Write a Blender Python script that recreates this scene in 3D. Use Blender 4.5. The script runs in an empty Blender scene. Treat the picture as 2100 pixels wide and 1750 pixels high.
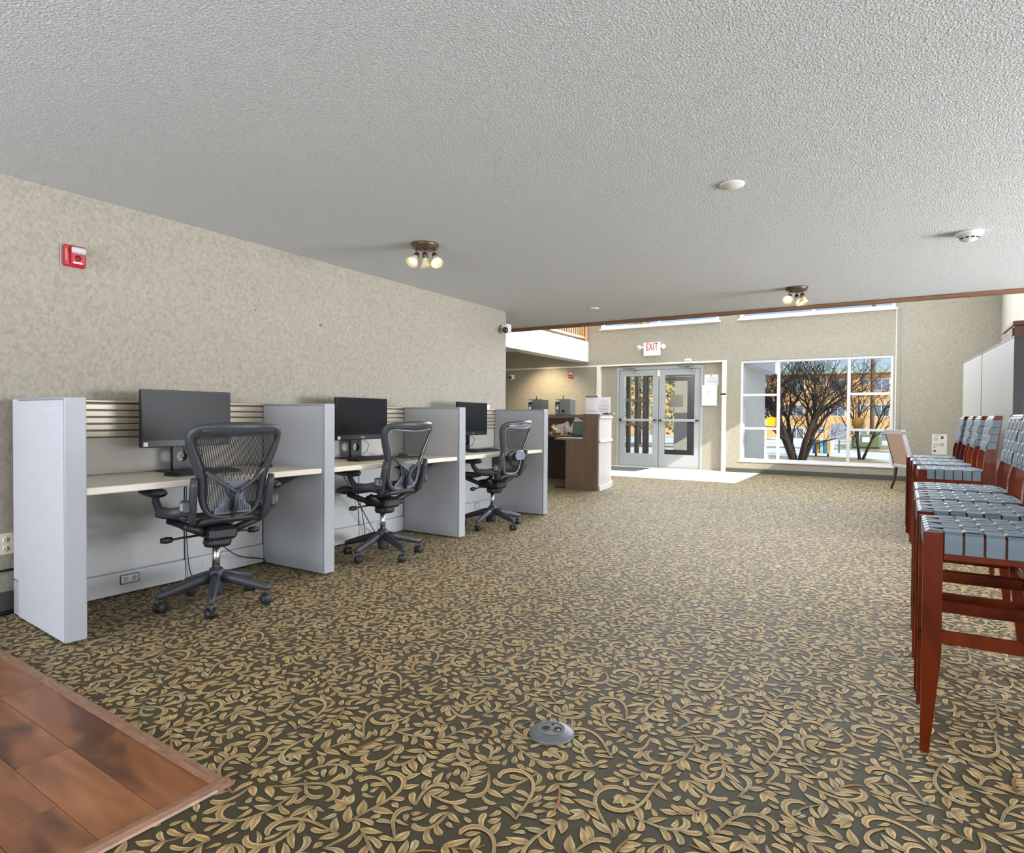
import bpy, math, random
import numpy as np
from mathutils import Vector, Matrix

random.seed(7)
SC = bpy.context.scene
COL = SC.collection
PI = math.pi

# ------------------------------------------------------------------ camera
CAM_H = 1.1216
yaw, pit, rol = 0.554683, -0.016563, 0.007212
Fv = Vector((-math.sin(yaw), math.cos(yaw), 0)); Rv = Vector((math.cos(yaw), math.sin(yaw), 0)); Uv = Vector((0, 0, 1))
F2 = Fv*math.cos(pit) + Uv*math.sin(pit); U2 = Uv*math.cos(pit) - Fv*math.sin(pit)
R3 = Rv*math.cos(rol) + U2*math.sin(rol); U3 = U2*math.cos(rol) - Rv*math.sin(rol)
cd = bpy.data.cameras.new('camera'); cam = bpy.data.objects.new('camera', cd); COL.objects.link(cam)
M = Matrix.Identity(4)
for i in range(3):
    M[i][0] = R3[i]; M[i][1] = U3[i]; M[i][2] = -F2[i]
M[0][3], M[1][3], M[2][3] = 0, 0, CAM_H
cam.matrix_world = M
cd.sensor_fit = 'HORIZONTAL'; cd.sensor_width = 36.0; cd.lens = 1269.75*36/2100
cd.clip_start = 0.02; cd.clip_end = 400
SC.camera = cam

# ------------------------------------------------------------------ sky, sun, daylight at the windows, exposure
SC.view_settings.view_transform = 'Standard'
SC.view_settings.look = 'None'
SC.view_settings.gamma = 1.0
SC.view_settings.use_curve_mapping = False
SC.view_settings.exposure = 0.0
SC.cycles.max_bounces = 7; SC.cycles.diffuse_bounces = 4; SC.cycles.glossy_bounces = 2; SC.cycles.transmission_bounces = 3; SC.cycles.transparent_max_bounces = 10
SC.cycles.use_adaptive_sampling = True; SC.cycles.adaptive_threshold = 0.09; SC.cycles.adaptive_min_samples = 16; SC.cycles.caustics_reflective = False; SC.cycles.caustics_refractive = False
wd = bpy.data.worlds.new('sky'); SC.world = wd; wd.use_nodes = True
wn = wd.node_tree.nodes; wl = wd.node_tree.links; wn.clear()
sky = wn.new('ShaderNodeTexSky'); sky.sky_type = 'NISHITA'; sky.sun_disc = False
sky.sun_elevation = math.radians(27); sky.sun_rotation = math.radians(124); sky.air_density = 1.0; sky.dust_density = 0.6
wb = wn.new('ShaderNodeBackground'); wo = wn.new('ShaderNodeOutputWorld')
wb.inputs['Strength'].default_value = 0.14
smx = wn.new('ShaderNodeMix'); smx.data_type = 'RGBA'; smx.inputs[0].default_value = 0.55; smx.inputs[7].default_value = (3.6, 4.6, 6.6, 1)
wl.new(sky.outputs[0], smx.inputs[6]); wl.new(smx.outputs[2], wb.inputs[0]); wl.new(wb.outputs[0], wo.inputs[0])

def light(name, kind, loc, energy, color=(1, 1, 1), aim=None, size=None, **kw):
    d = bpy.data.lights.new(name, kind); d.energy = energy; d.color = color
    o = bpy.data.objects.new(name, d); COL.objects.link(o); o.location = loc
    if aim is not None:
        o.rotation_euler = Vector(aim).to_track_quat('-Z', 'Y').to_euler()
    if size:
        d.shape = 'RECTANGLE'; d.size, d.size_y = size
    for k, v in kw.items(): setattr(d, k, v)
    return o
SUN_DIR = (-1.5, 1.0, -0.915)
light('sun', 'SUN', (20, -10, 20), 5.0, (1.0, 0.93, 0.82), aim=SUN_DIR, angle=0.006)
# daylight arriving through the big windows of the wall behind the camera
light('daylight_near_a', 'AREA', (-2.6, -2.95, 1.15), 190, (0.88, 0.93, 1.0), aim=(0, 1, 0.9), size=(2.6, 1.7))
light('daylight_near_b', 'AREA', (1.4, -2.95, 1.15), 110, (0.88, 0.93, 1.0), aim=(0, 1, 0.4), size=(2.6, 1.7))
# added fill to brighten the ceiling, set at assumed side windows out of frame
light('side_fill_a', 'AREA', (5.93, 1.4, 1.1), 170, (0.95, 0.97, 1.0), aim=(-1, 0, 0.5), size=(2.6, 1.7))
light('side_fill_b', 'AREA', (5.93, 6.0, 1.1), 1000, (0.93, 0.96, 1.0), aim=(-1, 0, 0.5), size=(3.4, 1.7))
# daylight arriving through the clerestory windows of the lobby
light('daylight_clerestory_a', 'AREA', (-4.48, 13.15, 3.95), 460, (0.86, 0.93, 1.0), aim=(0, -1, -0.3), size=(2.5, 1.4))
light('daylight_clerestory_b', 'AREA', (-1.38, 13.15, 3.95), 460, (0.86, 0.93, 1.0), aim=(0, -1, -0.3), size=(2.5, 1.4))

# daylight arriving through the high window of the right lobby wall
light('daylight_lobby_side', 'AREA', (1.44, 9.7, 3.0), 220, (0.90, 0.95, 1.0), aim=(-1, 0.35, -0.1), size=(2.6, 1.2))

# ------------------------------------------------------------------ helpers
def lin(c):
    if isinstance(c, str):
        c = c.lstrip('#'); c = [int(c[i:i+2], 16)/255 for i in (0, 2, 4)]
        return tuple((v/12.92 if v <= .04045 else ((v+.055)/1.055)**2.4) for v in c)
    return tuple(c)

class NT:
    """small node-tree writer"""
    def __init__(s, name):
        s.m = bpy.data.materials.new(name); s.m.use_nodes = True
        s.t = s.m.node_tree; s.n = s.t.nodes; s.n.clear()
        s.out = s.n.new('ShaderNodeOutputMaterial')
    def new(s, typ, ins=None, **kw):
        o = s.n.new(typ)
        for k, v in kw.items(): setattr(o, k, v)
        for k, v in (ins or {}).items():
            sk = o.inputs[k]
            if isinstance(v, bpy.types.NodeSocket): s.t.links.new(v, sk)
            elif isinstance(v, (tuple, list)) and len(v) == 3 and sk.type == 'RGBA': sk.default_value = (*v, 1)
            else: sk.default_value = v
        return o
    def pos(s): return s.new('ShaderNodeNewGeometry').outputs['Position']
    def obj(s): return s.new('ShaderNodeTexCoord').outputs['Object']
    def ramp(s, fac, stops):
        r = s.new('ShaderNodeValToRGB', {'Fac': fac}); e = r.color_ramp.elements
        while len(e) < len(stops): e.new(0.5)
        for q, (p, c) in zip(e, stops): q.position = p; q.color = (*lin(c), 1) if not isinstance(c, float) else (c, c, c, 1)
        return r.outputs['Color']
    def mix(s, f, a, b, mode='MIX'):
        m = s.new('ShaderNodeMix', data_type='RGBA', blend_type=mode)
        for k, v in ((0, f), (6, a), (7, b)):
            if isinstance(v, bpy.types.NodeSocket): s.t.links.new(v, m.inputs[k])
            elif isinstance(v, (int, float)): m.inputs[k].default_value = v
            else: m.inputs[k].default_value = (*lin(v), 1)
        return m.outputs[2]
    def math(s, op, a, b=0.0):
        m = s.new('ShaderNodeMath', operation=op)
        for k, v in ((0, a), (1, b)):
            if isinstance(v, bpy.types.NodeSocket): s.t.links.new(v, m.inputs[k])
            else: m.inputs[k].default_value = v
        return m.outputs[0]
    def bsdf(s, color, rough=0.5, metal=0.0, spec=0.5, bump=None, bstr=0.3, bdist=0.005, **kw):
        ins = {'Base Color': color if isinstance(color, bpy.types.NodeSocket) else (*lin(color), 1),
               'Roughness': rough, 'Metallic': metal, 'Specular IOR Level': spec}
        ins.update(kw)
        b = s.new('ShaderNodeBsdfPrincipled', ins)
        if bump is not None:
            bp = s.new('ShaderNodeBump', {'Height': bump, 'Strength': bstr, 'Distance': bdist})
            s.t.links.new(bp.outputs[0], b.inputs['Normal'])
        s.t.links.new(b.outputs[0], s.out.inputs[0]); return s.m

MATS = {}
def mat(name, color, rough=0.5, metal=0.0, spec=0.5, vary=0.08, scale=30.0, bstr=0.0, bdist=0.002, **kw):
    """plain coloured surface with a little procedural grain"""
    if name in MATS: return MATS[name]
    t = NT(name); nz = t.new('ShaderNodeTexNoise', {'Vector': t.obj(), 'Scale': scale, 'Detail': 4.0})
    c = lin(color)
    a = tuple(v*(1-vary) for v in c); b = tuple(min(1, v*(1+vary)) for v in c)
    mx = t.mix(nz.outputs['Fac'], a, b)
    MATS[name] = t.bsdf(mx, rough, metal, spec, nz.outputs['Fac'] if bstr else None, bstr, bdist, **kw)
    return MATS[name]
def emit(name, color, strength):
    if name in MATS: return MATS[name]
    t = NT(name); e = t.new('ShaderNodeEmission', {'Color': (*lin(color), 1), 'Strength': strength})
    t.t.links.new(e.outputs[0], t.out.inputs[0]); MATS[name] = t.m; return t.m
def glass_mat(name, tint=(1, 1, 1), refl=0.06):
    if name in MATS: return MATS[name]
    t = NT(name)
    tr = t.new('ShaderNodeBsdfTransparent', {'Color': (*tint, 1)})
    gl = t.new('ShaderNodeBsdfGlossy', {'Roughness': 0.28})
    lw = t.new('ShaderNodeFresnel', {'IOR': 1.45})
    f = t.math('MULTIPLY', lw.outputs[0], 0.07)
    mx = t.new('ShaderNodeMixShader', {0: f, 1: tr.outputs[0], 2: gl.outputs[0]})
    t.t.links.new(mx.outputs[0], t.out.inputs[0]); MATS[name] = t.m; return t.m

class MB:
    """collects shapes; build() links them as ONE mesh object"""
    def __init__(s): s.v = []; s.f = []; s.sm = []
    def add(s, v, f, smooth=False):
        o = len(s.v); s.v += [tuple(p) for p in v]; s.f += [[i+o for i in q] for q in f]; s.sm += [smooth]*len(f); return s
    def box(s, x0, x1, y0, y1, z0, z1, c=0.0, rot=None):
        """box, edges chamfered by c"""
        x0, x1 = min(x0, x1), max(x0, x1); y0, y1 = min(y0, y1), max(y0, y1); z0, z1 = min(z0, z1), max(z0, z1)
        if c <= 0:
            v = [(x, y, z) for x in (x0, x1) for y in (y0, y1) for z in (z0, z1)]
            f = [(0, 1, 3, 2), (4, 6, 7, 5), (0, 4, 5, 1), (2, 3, 7, 6), (0, 2, 6, 4), (1, 5, 7, 3)]
        else:
            c = min(c, (x1-x0)*.49, (y1-y0)*.49, (z1-z0)*.49)
            v = []; idx = {}
            for sx in (0, 1):
                for sy in (0, 1):
                    for sz in (0, 1):
                        P = [(x0, x1)[sx], (y0, y1)[sy], (z0, z1)[sz]]; D = [c*(1-2*sx), c*(1-2*sy), c*(1-2*sz)]
                        for a in range(3):
                            q = [P[k] + (D[k] if k != a else 0) for k in range(3)]
                            idx[sx, sy, sz, a] = len(v); v.append(tuple(q))
            f = []
            for a in range(3):
                b, d = (a+1) % 3, (a+2) % 3
                for sd in (0, 1):
                    def I(p, q, ax=a):
                        k = [0, 0, 0]; k[a] = sd; k[b] = p; k[d] = q; return idx[(*k, ax)]
                    q = [I(0, 0), I(1, 0), I(1, 1), I(0, 1)]; f.append(q if sd else q[::-1])
            for a in range(3):
                b, d = (a+1) % 3, (a+2) % 3
                for p in (0, 1):
                    for q in (0, 1):
                        def I(s_, ax):
                            k = [0, 0, 0]; k[a] = s_; k[b] = p; k[d] = q; return idx[(*k, ax)]
                        e = [I(0, b), I(1, b), I(1, d), I(0, d)]; f.append(e if (p == q) else e[::-1])
            for sx in (0, 1):
                for sy in (0, 1):
                    for sz in (0, 1):
                        e = [idx[sx, sy, sz, a] for a in range(3)]; f.append(e if (sx+sy+sz) % 2 else e[::-1])
        if rot is not None:
            cx = Vector(((x0+x1)/2, (y0+y1)/2, (z0+z1)/2)); v = [tuple(cx + rot @ (Vector(p)-cx)) for p in v]
        return s.add(v, f)
    def tube(s, pts, r, n=8, closed=False, flat=1.0, cap=True, up=None):
        """tube through pts; r number or list; flat squeezes the second cross axis"""
        pts = [Vector(p) for p in pts]; N = len(pts)
        rs = r if isinstance(r, (list, tuple)) else [r]*N
        T = []
        for i in range(N):
            a = pts[(i-1) % N] if closed or i > 0 else pts[0]; b = pts[(i+1) % N] if closed or i < N-1 else pts[-1]
            t = (b-a); T.append(t.normalized() if t.length > 1e-9 else Vector((0, 0, 1)))
        u = Vector(up) if up else (Vector((0, 0, 1)) if abs(T[0].z) < 0.9 else Vector((1, 0, 0)))
        v = []
        for i in range(N):
            u = (u - T[i]*u.dot(T[i]));  u = u.normalized() if u.length > 1e-6 else T[i].orthogonal().normalized()
            w = T[i].cross(u)
            for k in range(n):
                a = 2*PI*(k+.5)/n; v.append(pts[i] + u*(math.cos(a)*rs[i]) + w*(math.sin(a)*rs[i]*flat))
        f = []
        for i in range(N if closed else N-1):
            j = (i+1) % N
            for k in range(n):
                l = (k+1) % n; f.append((i*n+k, i*n+l, j*n+l, j*n+k))
        if cap and not closed: f += [list(range(n))[::-1], [(N-1)*n+k for k in range(n)]]
        return s.add(v, f, True)
    def cyl(s, p0, p1, r0, r1=None, n=16): return s.tube([p0, p1], [r0, r0 if r1 is None else r1], n)
    def lathe(s, prof, c=(0, 0, 0), axis=(0, 0, 1), n=24):
        """profile of (radius, height) about an axis through c"""
        q = Vector((0, 0, 1)).rotation_difference(Vector(axis).normalized()); c = Vector(c); v = []; f = []
        for r, h in prof:
            for k in range(n):
                a = 2*PI*k/n; v.append(c + q @ Vector((r*math.cos(a), r*math.sin(a), h)))
        m = len(prof)
        for i in range(m-1):
            for k in range(n):
                l = (k+1) % n; f.append((i*n+k, i*n+l, (i+1)*n+l, (i+1)*n+k))
        if prof[0][0] > 1e-6: f.append(list(range(n))[::-1])
        if prof[-1][0] > 1e-6: f.append([(m-1)*n+k for k in range(n)])
        return s.add(v, f, True)
    def prism(s, poly, h, M=None):
        """polygon in xy, extruded in z from h[0] to h[1], optionally moved by a 4x4"""
        n = len(poly); v = [(x, y, z) for z in h for x, y in poly]
        if M is not None: v = [tuple(M @ Vector(p)) for p in v]
        f = [list(range(n))[::-1], list(range(n, 2*n))] + [(i, (i+1) % n, n+(i+1) % n, n+i) for i in range(n)]
        return s.add(v, f)
    def grid(s, rows, smooth=True):
        """rows of points to a sheet"""
        n = len(rows[0]); v = [p for r in rows for p in r]
        f = [(i*n+k, i*n+k+1, (i+1)*n+k+1, (i+1)*n+k) for i in range(len(rows)-1) for k in range(n-1)]
        return s.add(v, f, smooth)
    def mesh(s, name, m, off=None):
        me = bpy.data.meshes.new(name)
        v = s.v if off is None else [(p[0]-off[0], p[1]-off[1], p[2]-off[2]) for p in s.v]
        me.from_pydata(v, [], s.f); me.materials.append(m)
        if any(s.sm): me.polygons.foreach_set('use_smooth', s.sm)
        me.update(); return me
    def build(s, name, m, parent=None, label=None, world=True):
        """world=True: shapes are in world metres and are shifted to the parent's base"""
        off = None
        if parent is not None and world:
            off = Vector(parent.location); q = parent.parent
            while q is not None: off += Vector(q.location); q = q.parent
        o = bpy.data.objects.new(name, s.mesh(name, m, off)); COL.objects.link(o)
        if parent is not None: o.parent = parent
        if label: o['label'] = label
        return o
def smooth_by_angle(o, deg=35):
    me = o.data
    me.polygons.foreach_set('use_smooth', [True]*len(me.polygons)); me.set_sharp_from_angle(angle=math.radians(deg)); return o

def tag(o, label=None, cat=None, group=None, kind=None):
    if label: o['label'] = label
    if cat: o['category'] = cat
    if group: o['group'] = group
    if kind: o['kind'] = kind
    return o
def thing(name, loc, label, cat, group=None, rz=0.0, kind=None):
    o = bpy.data.objects.new(name, None); COL.objects.link(o); o.location = loc; o.rotation_euler = (0, 0, rz)
    o.empty_display_size = 0.1
    return tag(o, label, cat, group, kind)
def copy_tree(o, parent=None):
    c = o.copy(); COL.objects.link(c); c.parent = parent
    for ch in list(o.children): copy_tree(ch, c)
    return c
def text(name, body, size, loc, rot, m, parent=None, depth=0.001, align='CENTER', sx=1.0, bold=0.0):
    cu = bpy.data.curves.new(name, 'FONT'); cu.body = body; cu.size = size; cu.extrude = depth; cu.align_x = align; cu.align_y = 'CENTER'; cu.offset = bold; cu.space_character = 1.12
    tmp = bpy.data.objects.new(name+'_curve', cu); COL.objects.link(tmp)
    me = bpy.data.meshes.new_from_object(tmp.evaluated_get(bpy.context.evaluated_depsgraph_get())); me.name = name
    bpy.data.objects.remove(tmp); bpy.data.curves.remove(cu)
    me.materials.clear(); me.materials.append(m); o = bpy.data.objects.new(name, me); COL.objects.link(o)
    p = Vector(loc)
    if parent is not None:
        q = parent
        while q is not None: p -= Vector(q.location); q = q.parent
        o.parent = parent
    o.location = p; o.rotation_euler = rot; o.scale = (sx, 1, 1); return o

# ------------------------------------------------------------------ big materials
ZC, XW, YB, YF, XR = 2.436, -4.20, 7.95, 13.26, 1.487
def wallpaper():
    t = NT('wallpaper'); P = t.pos(); s = t.new('ShaderNodeSeparateXYZ', {0: P})
    u = t.math('ADD', s.outputs[0], s.outputs[1])
    uv = t.new('ShaderNodeCombineXYZ', {0: u, 1: s.outputs[2]}).outputs[0]
    wob = t.new('ShaderNodeTexNoise', {'Vector': uv, 'Scale': 55.0, 'Detail': 2.0})
    uvw = t.new('ShaderNodeVectorMath', {0: uv, 1: t.new('ShaderNodeVectorMath', {0: wob.outputs['Color'], 'Scale': 0.008}, operation='SCALE').outputs[0]}, operation='ADD').outputs[0]
    mp = t.new('ShaderNodeMapping', {'Vector': uvw, 'Scale': (58, 46, 1)}).outputs[0]
    v1 = t.new('ShaderNodeTexVoronoi', {'Vector': mp, 'Scale': 1.0}, distance='CHEBYCHEV', voronoi_dimensions='2D')
    c1 = t.new('ShaderNodeSeparateColor', {0: v1.outputs['Color']})
    mp2 = t.new('ShaderNodeMapping', {'Vector': uvw, 'Scale': (120, 52, 1), 'Location': (3, 7, 0)}).outputs[0]
    v2 = t.new('ShaderNodeTexVoronoi', {'Vector': mp2, 'Scale': 1.0}, distance='CHEBYCHEV', voronoi_dimensions='2D')
    c2 = t.new('ShaderNodeSeparateColor', {0: v2.outputs['Color']})
    base = t.ramp(c1.outputs[0], [(0.0, '#b6b2a6'), (0.35, '#c0bcb2'), (0.7, '#cac6bd'), (1.0, '#c1bbae')])
    base = t.mix(t.math('MULTIPLY', c2.outputs[1], 0.38), base, t.ramp(c2.outputs[0], [(0, '#a8a192'), (0.5, '#c6c2b8'), (1, '#d3d0c9')]))
    sc = t.new('ShaderNodeTexNoise', {'Vector': t.new('ShaderNodeMapping', {'Vector': uv, 'Scale': (170, 60, 1)}).outputs[0], 'Scale': 1.0, 'Detail': 3.0})
    dk = t.ramp(sc.outputs['Fac'], [(0.60, 0.0), (0.72, 1.0)])
    base = t.mix(t.math('MULTIPLY', dk, 0.34), base, '#978c77')
    base = t.mix(1.0, base, '#d5d2cc', 'MULTIPLY')
    return t.bsdf(base, 0.75, spec=0.25, bump=sc.outputs['Fac'], bstr=0.12, bdist=0.002)
def popcorn(name, col, sc=85.0, strength=0.75):
    t = NT(name); P = t.pos()
    a = t.new('ShaderNodeTexNoise', {'Vector': P, 'Scale': sc, 'Detail': 2.5, 'Roughness': 0.55})
    b = t.new('ShaderNodeTexNoise', {'Vector': P, 'Scale': sc*2.3, 'Detail': 2.0})
    h = t.math('ADD', t.ramp(a.outputs['Fac'], [(0.42, 0.0), (0.62, 1.0)]), t.math('MULTIPLY', b.outputs['Fac'], 0.5))
    c = t.mix(a.outputs['Fac'], tuple(v*.62 for v in lin(col)), tuple(min(1, v*1.25) for v in lin(col)))  # relief shading also put into the colour: hollows darker, crests lighter
    return t.bsdf(c, 0.9, spec=0.15, bump=h, bstr=strength, bdist=0.006)
def carpet_base():
    t = NT('carpet_ground'); P = t.pos()
    a = t.new('ShaderNodeTexNoise', {'Vector': P, 'Scale': 420.0, 'Detail': 2.0})
    b = t.new('ShaderNodeTexNoise', {'Vector': P, 'Scale': 1.3, 'Detail': 3.0})
    c = t.ramp(a.outputs['Fac'], [(0.3, '#2c2818'), (0.7, '#473f2a')])
    c = t.mix(t.math('MULTIPLY', b.outputs['Fac'], 0.25), c, '#5d563c')
    return t.bsdf(c, 0.68, spec=0.2, bump=a.outputs['Fac'], bstr=0.4, bdist=0.003, **{'Sheen Weight': 0.17, 'Sheen Roughness': 0.28, 'Sheen Tint': (1.0, 0.86, 0.66, 1)})
def carpet_leaf():
    t = NT('carpet_scrolls'); P = t.pos()
    at_ = t.new('ShaderNodeAttribute', attribute_name='Col')
    a = t.new('ShaderNodeTexNoise', {'Vector': P, 'Scale': 420.0, 'Detail': 2.0})
    c = t.mix(1.0, at_.outputs['Color'], t.ramp(a.outputs['Fac'], [(0.3, '#c9c4bb'), (0.7, '#ffffff')]), 'MULTIPLY')
    return t.bsdf(c, 0.68, spec=0.2, bump=a.outputs['Fac'], bstr=0.4, bdist=0.003, **{'Sheen Weight': 0.17, 'Sheen Roughness': 0.28, 'Sheen Tint': (1.0, 0.86, 0.66, 1)})
WALLP = wallpaper(); CEILM = popcorn('ceiling_plaster', '#e6e9ec', 108.0, .9)
WHITE = mat('white_paint', '#e8e6df', 0.5, vary=0.03)
CREAM = mat('cream_paint', '#e9e5d8', 0.6, vary=0.03)
BASEB = mat('baseboard_vinyl', '#4c4e47', 0.5)
ALU = mat('aluminium', '#b2b7bb', 0.38, metal=0.25, vary=0.03)
GLASS = glass_mat('clear_glass', (0.97, 0.985, 0.98))
DKALU = mat('dark_bronze_aluminium', '#847d79', 0.45, metal=0.2)
BLACK = mat('black_plastic', '#1d1e20', 0.45)
WHITEP = mat('white_plastic', '#e9e8e3', 0.4, vary=0.02)
PAPER = mat('paper', '#eceaf0', 0.7, vary=0.02)
INK = mat('ink', '#4a4a50', 0.7)

def holes_wall(mb, axis, a0, a1, z0, z1, d0, d1, holes):
    """solid wall along axis 'x' or 'y' from a0 to a1, thickness d0..d1, with rectangular openings (a0,a1,z0,z1)"""
    xs = sorted({a0, a1, *[h[0] for h in holes], *[h[1] for h in holes]})
    for i in range(len(xs)-1):
        m = (xs[i]+xs[i+1])/2
        cut = sorted([(h[2], h[3]) for h in holes if h[0] < m < h[1]]); z = z0; seg = []
        for c0, c1 in cut:
            if c0 > z: seg.append((z, c0))
            z = c1
        if z < z1: seg.append((z, z1))
        for s0, s1 in seg:
            if axis == 'x': mb.box(xs[i], xs[i+1], d0, d1, s0, s1)
            else: mb.box(d0, d1, xs[i], xs[i+1], s0, s1)
    return mb
def struct(name, mb, m, label, cat): return tag(mb.build(name, m), label, cat, kind='structure')

# ------------------------------------------------------------------ room shell
FLOOR = struct('floor', MB().box(-9, 6.0, -3, YF, -0.06, 0), carpet_base(), 'olive and gold scroll patterned carpet across the whole room', 'carpet')
struct('ceiling', MB().box(-9.1, 6.1, -3.1, YB, ZC, ZC+.16), CEILM, 'low white popcorn textured ceiling over the desks and stools', 'ceiling')
struct('ceiling_lobby', MB().box(-9.1, XR+.15, YB, YF+.2, 5.2, 5.35), CEILM, 'high white ceiling over the entrance lobby', 'ceiling')
wl_ = holes_wall(MB(), 'y', -3, 6.62, 0, ZC, XW-.15, XW, [])
struct('wall_left', wl_, WALLP, 'long beige mottled wallpaper wall behind the desk cubicles', 'wall')
mb = MB(); mb.box(-9, XW-.15, 6.5, 6.62, 0, ZC); struct('wall_alcove', mb, WALLP, 'beige wall turning left behind the reception area', 'wall')
mb = MB(); mb.box(-9.15, -9, 6.5, YF+.2, 0, 5.2); struct('wall_reception', mb, WALLP, 'beige wall at the far end of the reception alcove', 'wall')
WX0, WX1, WZ0, WZ1 = -2.72, -0.04, 0.25, 2.29
DB0, DB1, DBZ = -5.86, -3.04, 2.285          # recessed entrance bay
wf = holes_wall(MB(), 'x', -9, XR+.15, 0, 5.2, YF, YF+.24,
                [(DB0, DB1, 0, DBZ), (WX0, WX1, WZ0, WZ1), (-5.80, -3.16, 3.15, 4.6), (-2.74, -0.03, 3.15, 4.6)])
struct('wall_far', wf, WALLP, 'tall beige wallpaper wall with the entrance doors and big window', 'wall')
DO0, DO1, DOZ = -5.46, -3.50, 2.25
mb = holes_wall(MB(), 'x', DB0, DB1, 0, DBZ, YF+.10, YF+.22, [(DO0, DO1, 0, DOZ)])
struct('wall_entrance', mb, WALLP, 'beige wallpaper strips framing the entrance doors', 'wall')
mb = holes_wall(MB(), 'y', YB, YF+.24, 0, 5.2, XR, XR+.15, [(8.33, 11.05, 2.33, 3.68)])
struct('wall_right', mb, WALLP, 'beige wall beyond the grey partition', 'wall')
mb = MB(); mb.box(XR+.15, 6.1, YB, YB+.12, 0, ZC); holes_wall(mb, 'y', -3, YB, 0, ZC, 6.0, 6.1, [(.1, 2.7, .25, 2.2), (4.3, 7.7, .25, 2.2)]); struct('wall_side', mb, WALLP, 'beige side wall of the seating area', 'wall')
mb = MB(); mb.box(-9, XR, YB, YB+.12, ZC, 5.2); struct('wall_upper', mb, WALLP, 'upper lobby wall above the ceiling edge', 'wall')
mb = holes_wall(MB(), 'x', XW-.15, 6.0, 0, ZC, -3.12, -3.0, [(-3.9, -1.3, .25, 2.3), (.1, 2.7, .25, 2.3)])
struct('wall_near', mb, WALLP, 'beige window wall behind the viewpoint', 'wall')

# brown wooden strip along the ceiling edge
t = NT('trim_wood'); nz = t.new('ShaderNodeTexNoise', {'Vector': t.new('ShaderNodeMapping', {'Vector': t.pos(), 'Scale': (2, 40, 40)}).outputs[0], 'Scale': 2.0, 'Detail': 5.0})
TRIMW = t.bsdf(t.ramp(nz.outputs['Fac'], [(0.3, '#64442f'), (0.7, '#866045')]), 0.5)
struct('trim_1', MB().box(-9, 6.0, YB-.03, YB+.02, ZC-.047, ZC-.002, .004), TRIMW, 'brown wooden strip along the low ceiling edge', 'trim')
# white casing round the entrance bay
ent = thing('trim_2', (DB0, YF, 0), 'white casing strip framing the recessed entrance bay', 'trim', kind='structure')
MB().box(-8.95, DB1+.05, YF-.02, YF+.02, DBZ-.005, DBZ+.03, .003).build('head_strip', CREAM, ent)
MB().box(DB0-.05, DB0+.03, YF-.02, YF+.1, 0, DBZ, .003).build('post', CREAM, ent)
MB().box(DB1-.04, DB1+.05, YF-.025, YF+.1, 0, DBZ, .003).build('post', CREAM, ent)
# baseboards
struct('baseboard_left', MB().box(XW, XW+.012, -3, 6.62, 0, .125, .003), BASEB, 'dark vinyl baseboard along the long left wall', 'baseboard')
struct('baseboard_far', MB().box(DB1+.05, XR, YF-.012, YF, 0, .09, .003), BASEB, 'dark grey baseboard under the big window', 'baseboard')
struct('baseboard_right', MB().box(XR-.012, XR, YB, YF-.012, 0, .09, .003), BASEB, 'dark grey baseboard beyond the partition', 'baseboard')

# pale entrance floor with mat
t = NT('entry_vinyl'); nz = t.new('ShaderNodeTexNoise', {'Vector': t.pos(), 'Scale': 9.0, 'Detail': 6.0})
struct('floor_entrance', MB().box(DB0+.02, -2.32, 11.0, YF+.24, 0, .006, .002),
       t.bsdf(t.ramp(nz.outputs['Fac'], [(.3, '#cfc8b8'), (.7, '#dfdacd')]), .45), 'pale vinyl floor in front of the entrance doors', 'floor')
tag(MB().box(-5.6, -4.55, 12.15, 13.05, .006, .016, .004).build('door_mat', mat('mat_rubber', '#4a4d52', .9, scale=300, vary=.3)), 'dark grey mat in front of the entrance doors', 'mat')

# ------------------------------------------------------------------ entrance doors and vestibule
YD = YF+.13
def glazed_leaf(root, x0, x1, y, z0, z1, m, stile=.13, top=.13, bot=.285, bar=True, hinge=1):
    MB().box(x0, x0+stile, y, y+.045, z0, z1, .004).build('stile', m, root)
    MB().box(x1-stile, x1, y, y+.045, z0, z1, .004).build('stile', m, root)
    MB().box(x0+stile, x1-stile, y, y+.045, z1-top, z1, .004).build('top_rail', m, root)
    MB().box(x0+stile, x1-stile, y, y+.045, z0, z0+bot, .004).build('bottom_rail', m, root)
    MB().box(x0+stile, x1-stile, y+.018, y+.026, z0+bot, z1-top).build('pane', GLASS, root)
    if bar:
        b = MB().box(x0+.03, x1-.03, y-.07, y-.035, 1.03, 1.085, .008).build('push_bar', ALU, root)
        e = MB()
        for xx in (x0+.03, x1-.09): e.box(xx, xx+.06, y-.07, y, 1.02, 1.095, .006)
        e.build('bar_end', mat('brushed_steel', '#b5b8ba', .3, metal=.8), b, world=True)
fr = thing('door_frame', ((DO0+DO1)/2, YD, 0), 'silver aluminium frame around the double entrance doors', 'door frame', kind='structure')
MB().box(DO0, DO0+.055, YD-.03, YD+.09, 0, DOZ, .004).build('jamb', ALU, fr)
MB().box(DO1-.055, DO1, YD-.03, YD+.09, 0, DOZ, .004).build('jamb', ALU, fr)
MB().box(DO0+.055, DO1-.055, YD-.03, YD+.09, DOZ-.065, DOZ, .004).build('head', ALU, fr)
MB().box(DO0, DO1, YD-.05, YD+.1, .006, .018, .004).build('threshold', ALU, fr)
XM = -4.477
for nm, a, b, lab in (('door_1', DO0+.06, XM-.008, 'left glazed leaf of the entrance doors in silver aluminium'), ('door_2', XM+.008, DO1-.06, 'right glazed leaf of the entrance doors in silver aluminium')):
    d = thing(nm, ((a+b)/2, YD, .02), lab, 'door', kind='structure')
    glazed_leaf(d, a, b, YD, .02, DOZ-.07, ALU)
d2 = bpy.data.objects['door_2']
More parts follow.
